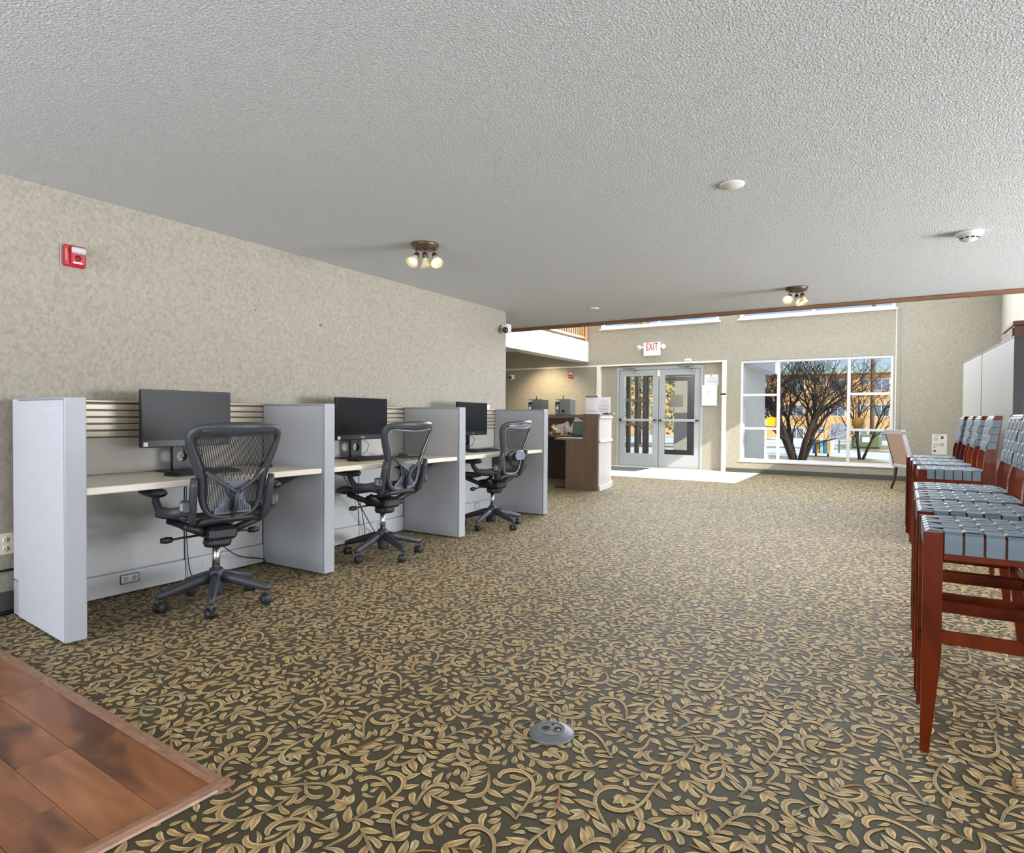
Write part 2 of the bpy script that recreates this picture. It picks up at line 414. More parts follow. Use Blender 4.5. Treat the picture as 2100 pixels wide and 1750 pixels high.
MB().box(XM-.03, XM+.035, YD-.03, YD, 2.03, 2.17, .006).build('magnetic_lock', WHITEP, d2)
for i, (xc, lab) in enumerate(((-5.13, 'grey door closer arm above the left entrance leaf'), (-3.86, 'grey door closer arm above the right entrance leaf'))):
    c = thing('door_closer', (xc, YD-.03, 2.2), lab, 'door closer', 'door closers')
    MB().box(xc-.16, xc+.12, YD-.085, YD-.032, 2.215, 2.275, .01).build('body', mat('closer_grey', '#8d8f8d', .4, metal=.5), c)
    MB().tube([(xc+.08, YD-.06, 2.215), (xc+.02, YD-.17, 2.19), (xc+.14, YD-.06, 2.15)], .011, 6).build('arm', mat('closer_grey', '#8d8f8d'), c)
    MB().box(xc+.02, xc+.2, YD-.045, YD-.002, 2.12, 2.165, .006).build('arm_shoe', ALU, c)
# vestibule outside the doors
VX0, VX1, VY = -5.75, -2.78, 16.1
STUC = popcorn('grey_stucco', '#dedbd3', 60, .25)
mb = MB(); mb.box(VX1-.12, VX1+.06, YF+.24, VY, -.1, 2.75)
struct('wall_vestibule', mb, STUC, 'grey stucco side wall of the entrance porch seen through the window', 'wall')
struct('floor_vestibule', MB().box(VX0, VX1, YF+.24, VY+.4, -.1, 0), mat('concrete', '#a7a49c', .9, scale=40), 'concrete vestibule floor behind the entrance doors', 'floor')
struct('ceiling_vestibule', MB().box(VX0-.1, VX1-.12, YF+.24, VY+.2, 2.5, 2.62), WHITE, 'white ceiling of the vestibule behind the doors', 'ceiling')
vs = thing('window_1', (VX0, 14.7, 0), 'brown framed side glazing of the vestibule behind the left leaf', 'window', kind='structure')
for yy in (YF+.26, 14.15, 14.85, 15.45, 16.05): MB().box(VX0-.04, VX0+.06, yy-.045, yy+.045, 0, 2.5, .004).build('mullion', DKALU, vs)
for zz in (.08, .93, 1.55, 2.46): MB().box(VX0-.03, VX0+.04, YF+.24, VY, zz-.035, zz+.035, .004).build('transom', DKALU, vs)
for a, b in ((13.55, 14.1), (14.2, 14.8), (14.9, 15.4), (15.5, 16.0)): MB().box(VX0+.0, VX0+.008, a, b, .1, 2.43).build('pane', GLASS, vs)
of = thing('door_3', (-4.6, VY, 0), 'dark grey outer doors at the end of the vestibule', 'door', kind='structure')
DKD = mat('dark_door_grey', '#6d6b70', .45, metal=.2)
MB().box(VX0, VX1-.12, VY-.05, VY+.06, 2.2, 2.5, .004).build('head', DKD, of)
for xx in (-5.7, -5.35, -4.47, -3.45, -3.0): MB().box(xx-.04, xx+.04, VY-.05, VY+.06, 0, 2.2, .004).build('mullion', DKD, of)
for a, b in ((-5.31, -4.51), (-4.43, -3.49)): glazed_leaf(of, a, b, VY-.02, .01, 2.18, DKD, .1, .1, .26, bar=False)
for a, b in ((-5.66, -5.39), (-3.41, -3.04)): MB().box(a, b, VY, VY+.008, .05, 2.18).build('pane', GLASS, of)
MB().box(-5.3, -3.5, VY-.09, VY-.06, 1.02, 1.06, .006).build('push_bar', BLACK, of)

MB().box(-5.05, -4.72, VY-.032, VY-.022, 1.40, 1.72, .002).build('door_notice', mat('notice_grey', '#a9a69c', .6), of)
p = thing('porch_pillar', (-5.45, 18.6, -.2), 'beige square pillar seen through the right entrance leaf', 'column')
MB().box(-.22, .22, -.22, .22, 0, 3.0, .01).build('shaft', mat('pillar_beige', '#c2b8aa', .7), p, world=False)
MB().box(.22, .36, -.2, .2, 0, 3.0, .01).build('side_board', WHITE, p, world=False)
p = thing('vestibule_fill', (-4.4, 14.8, 2.5), 'added round fill lamp on the vestibule ceiling', 'ceiling light')
MB().lathe([(.16, 0), (.165, -.03), (.12, -.06), (0, -.07)], (0, 0, 0), (0, 0, 1), 24).build('diffuser', emit('vestibule_fill_glow', '#fff6e6', 3.0), p, world=False)
light('vestibule_fill_glow', 'POINT', (-4.4, 14.8, 2.32), 45, (1, .96, .9), shadow_soft_size=.12)  # added lamp, lifts the backlit vestibule frames

# ------------------------------------------------------------------ the big window
WFM = mat('window_frame_white', '#d8d7da', .45, vary=.03)
w = thing('window_2', ((WX0+WX1)/2, YF, WZ0), 'wide white framed picture window showing the bare tree', 'window', kind='structure')
yw0, yw1 = YF+.02, YF+.11
MB().box(WX0, WX0+.05, yw0, yw1, WZ0, WZ1, .004).build('frame', WFM, w); MB().box(WX1-.05, WX1, yw0, yw1, WZ0, WZ1, .004).build('frame', WFM, w)
MB().box(WX0+.05, WX1-.05, yw0, yw1, WZ1-.05, WZ1, .004).build('frame', WFM, w); MB().box(WX0+.05, WX1-.05, yw0, yw1, WZ0, WZ0+.045, .004).build('frame', WFM, w)
for xm in (-1.995, -.761): MB().box(xm-.027, xm+.027, yw0+.005, yw1-.01, WZ0+.045, WZ1-.05, .004).build('mullion', WFM, w)
for a, b in ((WX0+.05, -2.022), (-.734, WX1-.05)):
    for zz in (1.587, .91): MB().box(a, b, yw0+.008, yw1-.012, zz-.024, zz+.024, .004).build('transom', WFM, w)
    for z0, z1 in ((WZ0+.045, .886), (.934, 1.563), (1.611, WZ1-.05)): MB().box(a, b, yw0+.04, yw0+.047, z0, z1).build('pane', GLASS, w)
MB().box(-1.968, -.788, yw0+.04, yw0+.047, WZ0+.045, WZ1-.05).build('pane', GLASS, w)
MB().box(WX0-.02, WX1+.03, YF-.03, YF+.06, WZ0-.03, WZ0+.004, .005).build('sill', WFM, w)
YEL = mat('yellow_decal', '#e0a90c', .6); DYEL = mat('dark_yellow_decal', '#8a6614', .6)
dc = MB(); dc.lathe([(.0, 0), (.105, 0), (.105, .002), (.0, .002)], (-.605, yw0+.036, 1.045), (0, -1, 0), 28)
tag(dc.build('round_decal', DYEL), 'round dark yellow decal on the window glass beside the armchair', 'decal')
q = MB().box(-2.215, -2.032, yw0+.034, yw0+.038, .955, 1.14).build('square_decal', YEL); tag(q, 'square bright yellow decal on the narrow window pane', 'decal')
# clerestory windows
for i, (a, b, lab) in enumerate(((-5.80, -3.16, 'clerestory window with white sill above the exit sign'), (-2.74, -.03, 'clerestory window with white sill above the picture window'))):
    c = thing('window_%d' % (3+i), ((a+b)/2, YF, 3.15), lab, 'window', kind='structure')
    MB().box(a-.04, b+.04, YF-.05, YF+.24, 3.11, 3.15, .004).build('sill', WFM, c)
    for xx in (a, b-.05): MB().box(xx, xx+.05, YF-.05, YF+.2, 3.15, 4.6, .004).build('frame', WFM, c)
    MB().box(a+.05, b-.05, YF+.1, YF+.18, 3.15, 3.21, .004).build('frame', WFM, c)
    MB().box((a+b)/2-.025, (a+b)/2+.025, YF+.1, YF+.18, 3.21, 4.6, .004).build('mullion', WFM, c)
    for p0, p1 in ((a+.05, (a+b)/2-.025), ((a+b)/2+.025, b-.05)): MB().box(p0, p1, YF+.135, YF+.142, 3.21, 4.6).build('pane', GLASS, c)
# right wall window that lets the sun in (out of frame)
c = thing('window_5', (XR, 9.7, 2.33), 'high window in the right lobby wall letting in the sun', 'window', kind='structure')
for yy in (8.33, 9.22, 10.12, 11.0): MB().box(XR+.05, XR+.11, yy, yy+.05, 2.33, 3.68, .004).build('mullion', WFM, c)
for zz in (2.33, 3.63): MB().box(XR+.05, XR+.11, 8.38, 11.0, zz, zz+.05, .004).build('frame', WFM, c)
# windows behind the camera
for i, (a, b) in enumerate(((-3.9, -1.3), (.1, 2.7))):
    c = thing('window_%d' % (6+i), ((a+b)/2, -3.05, .25), ('left' if i == 0 else 'right') + ' window of the wall behind the viewpoint', 'window', kind='structure')
    for xx in (a, (a+b)/2-.03, b-.06): MB().box(xx, xx+.06, -3.1, -3.04, .25, 2.3, .004).build('mullion', WFM, c)
    for zz in (.25, 2.24): MB().box(a+.06, b-.06, -3.1, -3.04, zz, zz+.06, .004).build('frame', WFM, c)

for i, (a, b) in enumerate(((.1, 2.7), (4.3, 7.7))):  # assumed openings, added to go with the side fill lamps
    c = thing('window_%d' % (8+i), (6.05, (a+b)/2, .25), ('near' if i == 0 else 'far') + ' added unseen side window right of the stools', 'window', kind='structure')
    for yy in (a, (a+b)/2-.03, b-.06): MB().box(6.02, 6.08, yy, yy+.06, .25, 2.2, .004).build('mullion', WFM, c)
    for zz in (.25, 2.14): MB().box(6.02, 6.08, a+.06, b-.06, zz, zz+.06, .004).build('frame', WFM, c)
struct('roof_sun_block', MB().box(6.1, 9.9, -4, 7.9, ZC+.02, ZC+.16), WHITE, 'added unseen roof slab blocking the sun at the side windows', 'roof')  # unseen slab, added to keep direct sun out of the side windows

# ------------------------------------------------------------------ balcony over the reception corner
bal = thing('balcony', (-6.27, 13.2, 2.40), 'white fronted balcony edge above the reception corner', 'balcony', kind='structure')
MB().box(-6.42, -6.12, 7.95, YF, 2.40, 2.87).build('fascia_beam', mat('fascia_cream', '#c3c0b6', .6, vary=.02), bal)
MB().box(-9, -6.42, 7.95, YF, 2.74, 2.87).build('slab', WHITE, bal)
RAILW = mat('railing_wood', '#a9825a', .5, scale=12, vary=.2)
rl = thing('railing', (-6.2, 12.0, 2.87), 'wooden baluster railing on top of the white balcony edge', 'railing')
MB().box(-6.24, -6.16, 9.6, YF-.02, 2.93, 2.98, .006).build('bottom_rail', RAILW, rl)
MB().box(-6.25, -6.15, 9.6, YF-.02, 3.78, 3.85, .012).build('top_rail', RAILW, rl)
MB().box(-6.26, -6.14, 9.5, 9.6, 2.87, 3.9, .01).build('newel_post', RAILW, rl)
MB().box(-6.26, -6.14, YF-.12, YF-.01, 2.87, 3.9, .01).build('newel_post', RAILW, rl)
bm = MB().box(-.018, .018, -.018, .018, 0, .80, .003).mesh('baluster', RAILW)
for k in range(31):
    o = bpy.data.objects.new('baluster', bm); COL.objects.link(o); o.parent = rl; o.location = (0, 9.72+k*.112-12.0, .11)

# ------------------------------------------------------------------ carpet scrolls (woven pattern, slightly raised pile)
TILE = 0.92
def carpet_tile(seed):
    rng = random.Random(seed); N = 330; px = TILE/N
    occ = np.zeros((N, N), bool); strokes = []
    discs = {}
    def disc(r):
        k = max(1, int(round(r/px)))
        if k not in discs:
            g = np.mgrid[-k:k+1, -k:k+1]; m = g[0]**2+g[1]**2 <= k*k+.3; discs[k] = (g[0][m], g[1][m])
        return discs[k]
    def paint(pts, ws, margin, skip):
        ii, jj = [], []
        for k in range(skip, len(pts)):
            a, b = disc(ws[k]+margin); ii.append(a+int(pts[k][0]/px)); jj.append(b+int(pts[k][1]/px))
        return np.concatenate(ii) % N, np.concatenate(jj) % N
    def put(pts, ws, pal, skip=0, tol=.02, margin=.0026):
        i, j = paint(pts, ws, margin, skip)
        if occ[i, j].mean() > tol: return False
        pend.append((pts, ws, pal)); return True
    def commit():
        for pts, ws, pal in pend:
            i, j = paint(pts, ws, .0, 0); occ[i, j] = True; strokes.append((pts, ws, pal))
    def curve(p, a, L, k0, k1, n, e=1.6):
        pts = [p]; ds = L/(n-1)
        for i in range(1, n):
            t = (i-.5)/(n-1); a += (k0+(k1-k0)*t**e)*ds
            p = (p[0]+math.cos(a)*ds, p[1]+math.sin(a)*ds); pts.append(p)
        return pts
    def heading(pts, i): return math.atan2(pts[min(i+1, len(pts)-1)][1]-pts[max(i-1, 0)][1], pts[min(i+1, len(pts)-1)][0]-pts[max(i-1, 0)][0])
    def leafw(n, wm, kind):
        r = []
        for i in range(n):
            t = i/(n-1)
            r.append(wm*(max(.05, math.sin(PI*min(1, t**.75))**.85) if kind == 0 else max(.10, (t**.55)*math.sqrt(max(0, 1-t**5)))))
        return r
    def leaf(p, a, L, wm, side, kind=0, skip=2, tol=.03):
        n = 8 if kind == 0 else 9
        k = side*rng.uniform(2, 9) if kind == 0 else side*rng.uniform(14, 26)
        pts = curve(p, a, L, k*.4, k*1.3, n, 1.0)
        return put(pts, leafw(n, wm, kind), side, skip, tol)
    pend = []
    # large scrolls with leaves along the stem
    for tries in range(420):
        big = tries < 110
        p = (rng.uniform(0, TILE), rng.uniform(0, TILE)); a = rng.uniform(0, 2*PI); sd = rng.choice((-1, 1))
        L = rng.uniform(.26, .36) if big else rng.uniform(.13, .21)
        n = 18 if big else 13
        kk = (rng.uniform(26, 34) if big else rng.uniform(36, 50))
        st = curve(p, a, L, -sd*rng.uniform(0, 5), sd*kk, n, 1.8)
        ws = []
        for i in range(n):
            t = i/(n-1); ws.append((.0032+.0042*t+(.0042 if t > .80 else .0042*max(0, t-.6)/.2))*math.sqrt(max(.12, 1-t**12)))
        pend = []
        if not put(st, ws, sd, 0, .015): continue
        commit()
        for f, s2 in ((.04, sd), (.08, -sd), (.16, sd), (.24, -sd), (.32, sd), (.42, -sd), (.52, -sd), (.62, -sd), (.72, -sd)):
            i = int(f*(n-1)); h = heading(st, i)
            for att in range(5):
                pend = []
                if leaf(st[i], h+s2*rng.uniform(.45, 1.0), rng.uniform(.045, .075), rng.uniform(.0105, .0150), s2*rng.choice((-1, 1)), rng.choice((0, 0, 1))): commit(); break
    # fronds: a short curved stem with paired leaves and a leaf at the tip
    for tries in range(900):
        p = (rng.uniform(0, TILE), rng.uniform(0, TILE)); a = rng.uniform(0, 2*PI); sd = rng.choice((-1, 1)); n = 10
        st = curve(p, a, rng.uniform(.10, .15), sd*2, sd*rng.uniform(6, 14), n, 1.0)
        pend = []
        if not put(st, [.003+.0015*math.sin(PI*i/(n-1)) for i in range(n)], 0, 0, .02, .012): continue
        commit()
        for f in (.98, .08, .30, .52, .74):
            i = int(f*(n-1)); h = heading(st, i)
            for s2 in ((0,) if f > .9 else (-1, 1)):
                for att in range(4):
                    pend = []
                    if leaf(st[i], h+s2*rng.uniform(.55, .95), rng.uniform(.048, .072)*(1.1-.3*f), rng.uniform(.0105, .0145), s2 or sd, rng.choice((0, 0, 1)) if s2 else 0, 3, .05): commit(); break
    # trefoil sprigs, then single leaves into the gaps
    for tries in range(2600):
        p = (rng.uniform(0, TILE), rng.uniform(0, TILE)); a = rng.uniform(0, 2*PI)
        pend = []; ok = 0
        fan = (-1.15, -.6, 0, .6, 1.15) if tries < 1300 else (-.75, 0, .75)
        for da in fan: ok += leaf(p, a+da, rng.uniform(.045, .07)*(1-.2*abs(da)), rng.uniform(.0105, .0145), 1 if da > 0 else -1, 0, 2, .03)
        if ok == len(fan): commit()
    for tries in range(3800):
        p = (rng.uniform(0, TILE), rng.uniform(0, TILE)); pend = []
        if leaf(p, rng.uniform(0, 2*PI), rng.uniform(.03, .058), rng.uniform(.008, .012), rng.choice((-1, 1)), rng.choice((0, 1, 1)), 0, .01): commit()
    def mesh(cols3, step):
        V, F, C = [], [], []; zs_ = []
        r2 = random.Random(seed+1)
        for pts, ws, side in strokes:
            idx = list(range(0, len(pts), step))
            if idx[-1] != len(pts)-1: idx.append(len(pts)-1)
            b = r2.uniform(.82, 1.12); warm = r2.random()
            lo = np.array(lin('#875f33'))*b; mid = np.array(lin('#c39857'))*b; hi = np.array(lin('#e1ce9e'))*b
            if warm < .2: mid = np.array(lin('#ac9a72'))*b; lo = np.array(lin('#7a6a50'))*b
            base = len(V); zi = .0008+.0000035*(len(F) % 400)
            zs_ += [zi]*(len(idx)*(3 if cols3 else 2))
            for i in idx:
                h = heading(pts, i); nx, ny = -math.sin(h), math.cos(h); x, y = pts[i]; w = ws[i]; tt = i/(len(pts)-1)
                e = .55+.45*min(1, tt*2.2)
                if cols3:
                    V += [(x+nx*w, y+ny*w), (x, y), (x-nx*w, y-ny*w)]
                    k1, k2 = (hi, hi*.78) if side > 0 else (hi*.78, hi)
                    if side == 0: k1 = k2 = lo*.85
                    C += [k1*e, (mid*.62+lo*.38)*e, k2*e]
                else:
                    V += [(x+nx*w, y+ny*w), (x-nx*w, y-ny*w)]; C += [(lo if side == 0 else np.array(lin('#a3957c'))*b*.6+(mid*.5+hi*.5)*.4)*e]*2  # far tiles greyed: grazing window glare put into the leaf colour
            k = 3 if cols3 else 2
            for q in range(len(idx)-1):
                for s_ in range(k-1): F.append((base+q*k+s_, base+(q+1)*k+s_, base+(q+1)*k+s_+1, base+q*k+s_+1))
        return np.array(V), np.array(F), np.array(C), np.array(zs_)
    return mesh(True, 1), mesh(False, 3)
WF_X, WF_Y, WF_A = -1.69, 1.135, math.radians(-2.0)      # corner of the wooden floor and its turn
def build_carpet():
    tiles = carpet_tile(11)
    VV, FF, CC, ZZ, n0 = [], [], [], [], 0
    for ty in range(0, 15):
        for tx in range(-10, 3):
            x0, y0 = tx*TILE+.31, ty*TILE-.55
            if y0 > YF or x0+TILE < -9: continue
            if y0 < 6.6 and x0+TILE < XW: continue
            V, F, C, Z_ = tiles[0] if y0 < 7.3 else tiles[1]
            W = V+np.array([x0, y0]); cen = W[F].mean(1)
            keep = (cen[:, 0] < XR-.02) | (cen[:, 1] < YB); keep &= (cen[:, 0] < 2.2) & (cen[:, 1] < YF-.02) & (cen[:, 1] > .3)
            keep &= (cen[:, 0] > XW+.02) | (cen[:, 1] > 6.65); keep &= cen[:, 0] > -8.9
            keep &= ~((cen[:, 0] > DB0) & (cen[:, 0] < -2.32) & (cen[:, 1] > 10.99))
            lx = (cen[:, 0]-WF_X)*math.cos(WF_A)+(cen[:, 1]-WF_Y)*math.sin(WF_A); ly = -(cen[:, 0]-WF_X)*math.sin(WF_A)+(cen[:, 1]-WF_Y)*math.cos(WF_A)
            keep &= ~((lx < 0) & (ly < 0))
            Fk = F[keep]
            if len(Fk) == 0: continue
            used, inv = np.unique(Fk, return_inverse=True)
            VV.append(W[used]); CC.append(C[used]); ZZ.append(Z_[used]); FF.append(inv.reshape(Fk.shape)+n0); n0 += len(used)
    V = np.concatenate(VV); F = np.concatenate(FF); C = np.concatenate(CC)
    me = bpy.data.meshes.new('carpet_pattern')
    me.vertices.add(len(V)); co = np.zeros((len(V), 3), np.float32); co[:, :2] = V; co[:, 2] = np.concatenate(ZZ)
    me.vertices.foreach_set('co', co.ravel())
    me.loops.add(F.size); me.loops.foreach_set('vertex_index', F.ravel().astype(np.int32))
    me.polygons.add(len(F)); me.polygons.foreach_set('loop_start', np.arange(0, F.size, 4, dtype=np.int32))
    me.update(calc_edges=True)
    ca = me.color_attributes.new('Col', 'FLOAT_COLOR', 'POINT')
    ca.data.foreach_set('color', np.concatenate([np.clip(C, 0, 1), np.ones((len(C), 1))], 1).astype(np.float32).ravel())
    me.materials.append(carpet_leaf())
    o = bpy.data.objects.new('carpet_pattern', me); COL.objects.link(o); o.parent = FLOOR; o['kind'] = 'stuff'
    o['label'] = 'gold and tan leafy scrolls woven into the carpet'
build_carpet()

# ------------------------------------------------------------------ wooden floor corner
def wood(name, stops, sc=(3, 26, 26), rough=.35, coat=0.0, knots=True):
    t = NT(name); oi = t.new('ShaderNodeObjectInfo')
    off = t.new('ShaderNodeCombineXYZ', {0: t.math('MULTIPLY', oi.outputs['Random'], 37.0), 1: t.math('MULTIPLY', oi.outputs['Random'], 91.0)}).outputs[0]
    P = t.new('ShaderNodeVectorMath', {0: t.obj(), 1: off}, operation='ADD').outputs[0]
    mp = t.new('ShaderNodeMapping', {'Vector': P, 'Scale': sc}).outputs[0]
    a = t.new('ShaderNodeTexNoise', {'Vector': mp, 'Scale': 1.0, 'Detail': 7.0, 'Distortion': .6})
    b = t.new('ShaderNodeTexNoise', {'Vector': t.new('ShaderNodeMapping', {'Vector': P, 'Scale': (sc[0]*.5, sc[1]*.28, sc[2]*.28)}).outputs[0], 'Scale': 1.0, 'Detail': 3.0, 'Distortion': 1.2})
    c = t.ramp(a.outputs['Fac'], stops)
    if knots: c = t.mix(t.ramp(b.outputs['Fac'], [(.49, 0.0), (.61, .8)]), c, '#4f2f1f')
    c = t.mix(t.math('MULTIPLY', oi.outputs['Random'], .22), c, stops[0][1], 'MULTIPLY')
    return t.bsdf(c, rough, spec=.15 if coat else .5, bump=a.outputs['Fac'], bstr=.05, bdist=.001, **{'Coat Weight': coat})
PLANK = wood('plank_wood', [(.25, '#754729'), (.5, '#915c38'), (.75, '#a8734a')], (2.6, 15, 15), .36)
wfl = thing('floor_wood', (WF_X, WF_Y, 0), 'patch of reddish brown wooden plank floor beside the carpet', 'floor', kind='structure', rz=WF_A)
MB().box(-2.7, -.03, -1.6, -.03, .0005, .003).build('underlay', mat('gap_dark', '#2a1a12', .8), wfl, world=False)
PW = .152; rows = [[-1.26, 0], [-.615, -1.5], [-.30, -.98, -1.9], [-.8, -1.7], [-.45, -1.25, -2.1], [-.9, -1.6], [-.3, -1.2, -2.0]]
for r, ends in enumerate(rows):
    y1 = -.04-r*PW; xs = sorted([e for e in ends if e < -.05] + [-2.7, -.04])
    for a, b in zip(xs[:-1], xs[1:]):
        o = MB().box(-(b-a)/2+.0005, (b-a)/2-.0005, -PW/2+.0005, PW/2-.0005, 0, .008, .0012).build('plank', PLANK, wfl, world=False)
        o.location = ((a+b)/2, y1-PW/2, .001)
TMOLD = wood('moulding_wood', [(.3, '#7e5a45'), (.7, '#a17b63')], (20, 60, 60), .4, knots=False)
def moulding(prof, L):
    mb = MB(); n = len(prof)
    v = [(x, p[0], p[1]) for x in L for p in prof]; f = [list(range(n))[::-1], list(range(n, 2*n))]+[(i, (i+1) % n, n+(i+1) % n, n+i) for i in range(n)]
    return mb.add(v, f)
pr = [(-.045, .001), (-.045, .010), (-.030, .0165), (-.012, .0165), (0, .008), (.003, .001)]
m1 = moulding(pr, (-2.75, .003)).build('moulding', TMOLD, wfl, world=False)
m2 = moulding([(-b[0], b[1]) for b in pr][::-1], (-1.6, .0)).build('moulding', TMOLD, wfl, world=False); m2.rotation_euler = (0, 0, PI/2); m2.location = (0, 0, .0006)
for o in (m1, m2): o['label'] = 'rounded brown edge moulding'

# ------------------------------------------------------------------ cubicle panels
PXF, PXB = -3.365, -4.035            # front edge of the dividers, face of the back panels
PY = [1.385, 2.965, 4.530, 6.120]; PT = .093; PH = 1.2
LAM = mat('panel_laminate', '#b8bbc1', .42, vary=.02); LAMTRIM = mat('panel_trim', '#a3a7ae', .4, vary=.02)
t = NT('panel_fabric_ridged')
wv = t.new('ShaderNodeTexWave', {'Vector': t.new('ShaderNodeMapping', {'Vector': t.pos(), 'Scale': (1, 1, 62)}).outputs[0], 'Scale': 1.0, 'Distortion': 3.0, 'Detail': 2.0, 'Detail Scale': 2.0}, wave_type='BANDS', bands_direction='Z')
FABR = t.bsdf(t.mix(wv.outputs['Fac'], '#c9ccd6', '#d9dce4'), .8, spec=.2, bump=wv.outputs['Fac'], bstr=.35, bdist=.003)
t = NT('panel_fabric_beige')
wv = t.new('ShaderNodeTexWave', {'Vector': t.new('ShaderNodeMapping', {'Vector': t.pos(), 'Scale': (1, 1, 70)}).outputs[0], 'Scale': 1.0, 'Distortion': 3.0, 'Detail': 2.0}, wave_type='BANDS', bands_direction='Z')
FABB = t.bsdf(t.mix(wv.outputs['Fac'], '#b6b2ab', '#c4c1bb'), .8, spec=.2, bump=wv.outputs['Fac'], bstr=.3, bdist=.003)
LOWT = mat('panel_lower_grey', '#b9bbbd', .4, vary=.02)
SLATM = mat('slat_metal', '#b9b09f', .4, metal=.2, vary=.03); SLATG = mat('slat_groove', '#5a5244', .6)
dlabs = ['white ridged divider panel at the near end of the cubicle row', 'grey divider panel between the first and second desks',
         'grey divider panel between the second and third desks', 'grey divider panel at the far end of the cubicle row']
for i, y in enumerate(PY):
    p = thing('divider_panel', ((PXF+PXB)/2, y+PT/2, 0), dlabs[i], 'panel', 'cubicle divider panels')
    MB().box(PXB, PXF-.012, y+.008, y+PT-.008, .012, PH-.012).build('core', LAMTRIM, p)
    MB().box(PXB, PXF-.02, y, y+.010, .012, PH-.016, .003).build('skin', FABR if i == 0 else LAM, p)
    MB().box(PXB, PXF-.02, y+PT-.010, y+PT, .012, PH-.016, .003).build('skin', LAM, p)
    MB().box(PXF-.018, PXF, y, y+PT, .012, PH, .004).build('end_trim', LAMTRIM, p)
    MB().box(PXB, PXF-.018, y+.002, y+PT-.002, PH-.013, PH, .003).build('top_cap', LAMTRIM, p)
    for xx in (PXB+.06, PXF-.1): MB().cyl((xx, y+PT/2, 0), (xx, y+PT/2, .014), .02, n=10).build('levelling_foot', BLACK, p)
    if i == 0:
        MB().box(PXB-.088, PXB-.003, y+.003, y+PT+.03, .205, PH-.005, .004).build('corner_post', FABR, p)
        MB().box(PXB-.088, PXB-.003, y+.003, y+PT+.03, .012, .198, .004).build('post_base', LAM, p)
        p.location.y += .026; p.rotation_euler.z = -math.atan2(.052, .67)      # the end panel stands slightly askew
def outlet_part(par, y, z, x, w=.105, h=.05):
    MB().box(x, x+.004, y-w/2-.004, y+w/2+.004, z-h/2-.004, z+h/2+.004, .001).build('outlet_surround', mat('bracket_dark', '#4a4c50', .5), par)
    pl = MB().box(x, x+.006, y-w/2, y+w/2, z-h/2, z+h/2, .003).build('outlet', mat('outlet_grey', '#c6c8cc', .4), par)
    s_ = MB()
    for dy in (-.026, .026):
        s_.box(x+.006, x+.0072, y+dy-.009, y+dy-.005, z-.002, z+.012); s_.box(x+.006, x+.0072, y+dy+.005, y+dy+.009, z-.002, z+.012)
        s_.cyl((x+.005, y+dy, z-.012), (x+.0072, y+dy, z-.012), .004, n=8)
    s_.build('slot', BLACK, pl)
    return pl
blabs = ['wide', 'narrow']; stn = ['first', 'second', 'third']
for i in range(3):
    a, b = PY[i]+PT, PY[i+1]; s_ = a+.885
    for k, (u, v) in enumerate(((a, s_), (s_, b))):
        p = thing('back_panel', (PXB-.04, (u+v)/2, 0), '%s slatted back panel of the %s cubicle' % (blabs[k], stn[i]), 'panel', 'cubicle back panels')
        u += .002 if (i or k) else .056; v -= .002
        MB().box(PXB-.085, PXB-.012, u, v, .01, PH-.01).build('frame', LAMTRIM, p)
        MB().box(PXB-.014, PXB, u, v, .153, .752, .002).build('lower_tile', LOWT, p)
        MB().box(PXB-.014, PXB, u, v, .757, .972, .002).build('fabric_tile', FABB, p)
        MB().box(PXB-.014, PXB-.008, u, v, .975, PH-.012).build('slat_backing', SLATG, p)
        MB().box(PXB-.09, PXB+.004, u, v, PH-.012, PH, .003).build('top_cap', SLATM, p)
        sm = MB().box(-.006, .008, -(v-u)/2, (v-u)/2, -.0168, .0168, .004).mesh('slat', SLATM)
        for q in range(5):
            o = bpy.data.objects.new('slat', sm); COL.objects.link(o); o.parent = p
            o.location = (PXB-.004-(PXB-.04), 0, .998+q*.0405)
        rc = MB().box(PXB-.014, PXB+.006, u, v, .012, .146, .003).build('raceway', LOWT, p)
        MB().box(PXB+.006, PXB+.008, u+.12, u+.34, .055, .125, .001).build('cover_plate', LOWT, rc)
        if k == 0: outlet_part(p, a+.53, .098, PXB+.006)
        elif i == 1: outlet_part(p, s_+.28, .10, PXB+.006, .1, .05)
        elif i == 2: outlet_part(p, s_+.25, .10, PXB+.006, .08, .06)
        MB().box(PXB-.03, PXB+.0015, v-.004, v+.004, .01, PH-.013).build('joint_strip', BLACK, p)
# worktops
DESK = mat('worktop_laminate', '#dbd5c8', .35, vary=.02); DESKE = mat('worktop_edge', '#e3ddd0', .4, vary=.02)
wlabs = ['cream worktop of the near cubicle with a mouse on it', 'cream worktop of the middle cubicle', 'cream worktop of the far cubicle']
for i in range(3):
    a, b = PY[i]+PT+.003, PY[i+1]-.003
    p = thing('worktop', ((PXF+PXB)/2, (a+b)/2, 0), wlabs[i], 'desk', 'cubicle worktops')
    sk = .056 if i == 0 else 0.0
    MB().prism([(PXB+.002, a+sk), (PXF-.032, a+.003*(i == 0)), (PXF-.032, b), (PXB+.002, b)], (.715, .75)).build('slab', DESK, p)
    MB().box(PXF-.034, PXF-.022, a, b, .714, .7505, .004).build('edge_band', DESKE, p)
    for yy in (a+.02+sk, b-.05):
        mb = MB(); mb.prism([(PXB+.005, .714), (PXF-.2, .714), (PXF-.2, .70), (PXB+.02, .52), (PXB+.005, .52)], (yy, yy+.03), Matrix(((1, 0, 0, 0), (0, 0, 1, 0), (0, 1, 0, 0), (0, 0, 0, 1))))
        mb.build('bracket', mat('bracket_dark', '#4a4c50', .5), p)

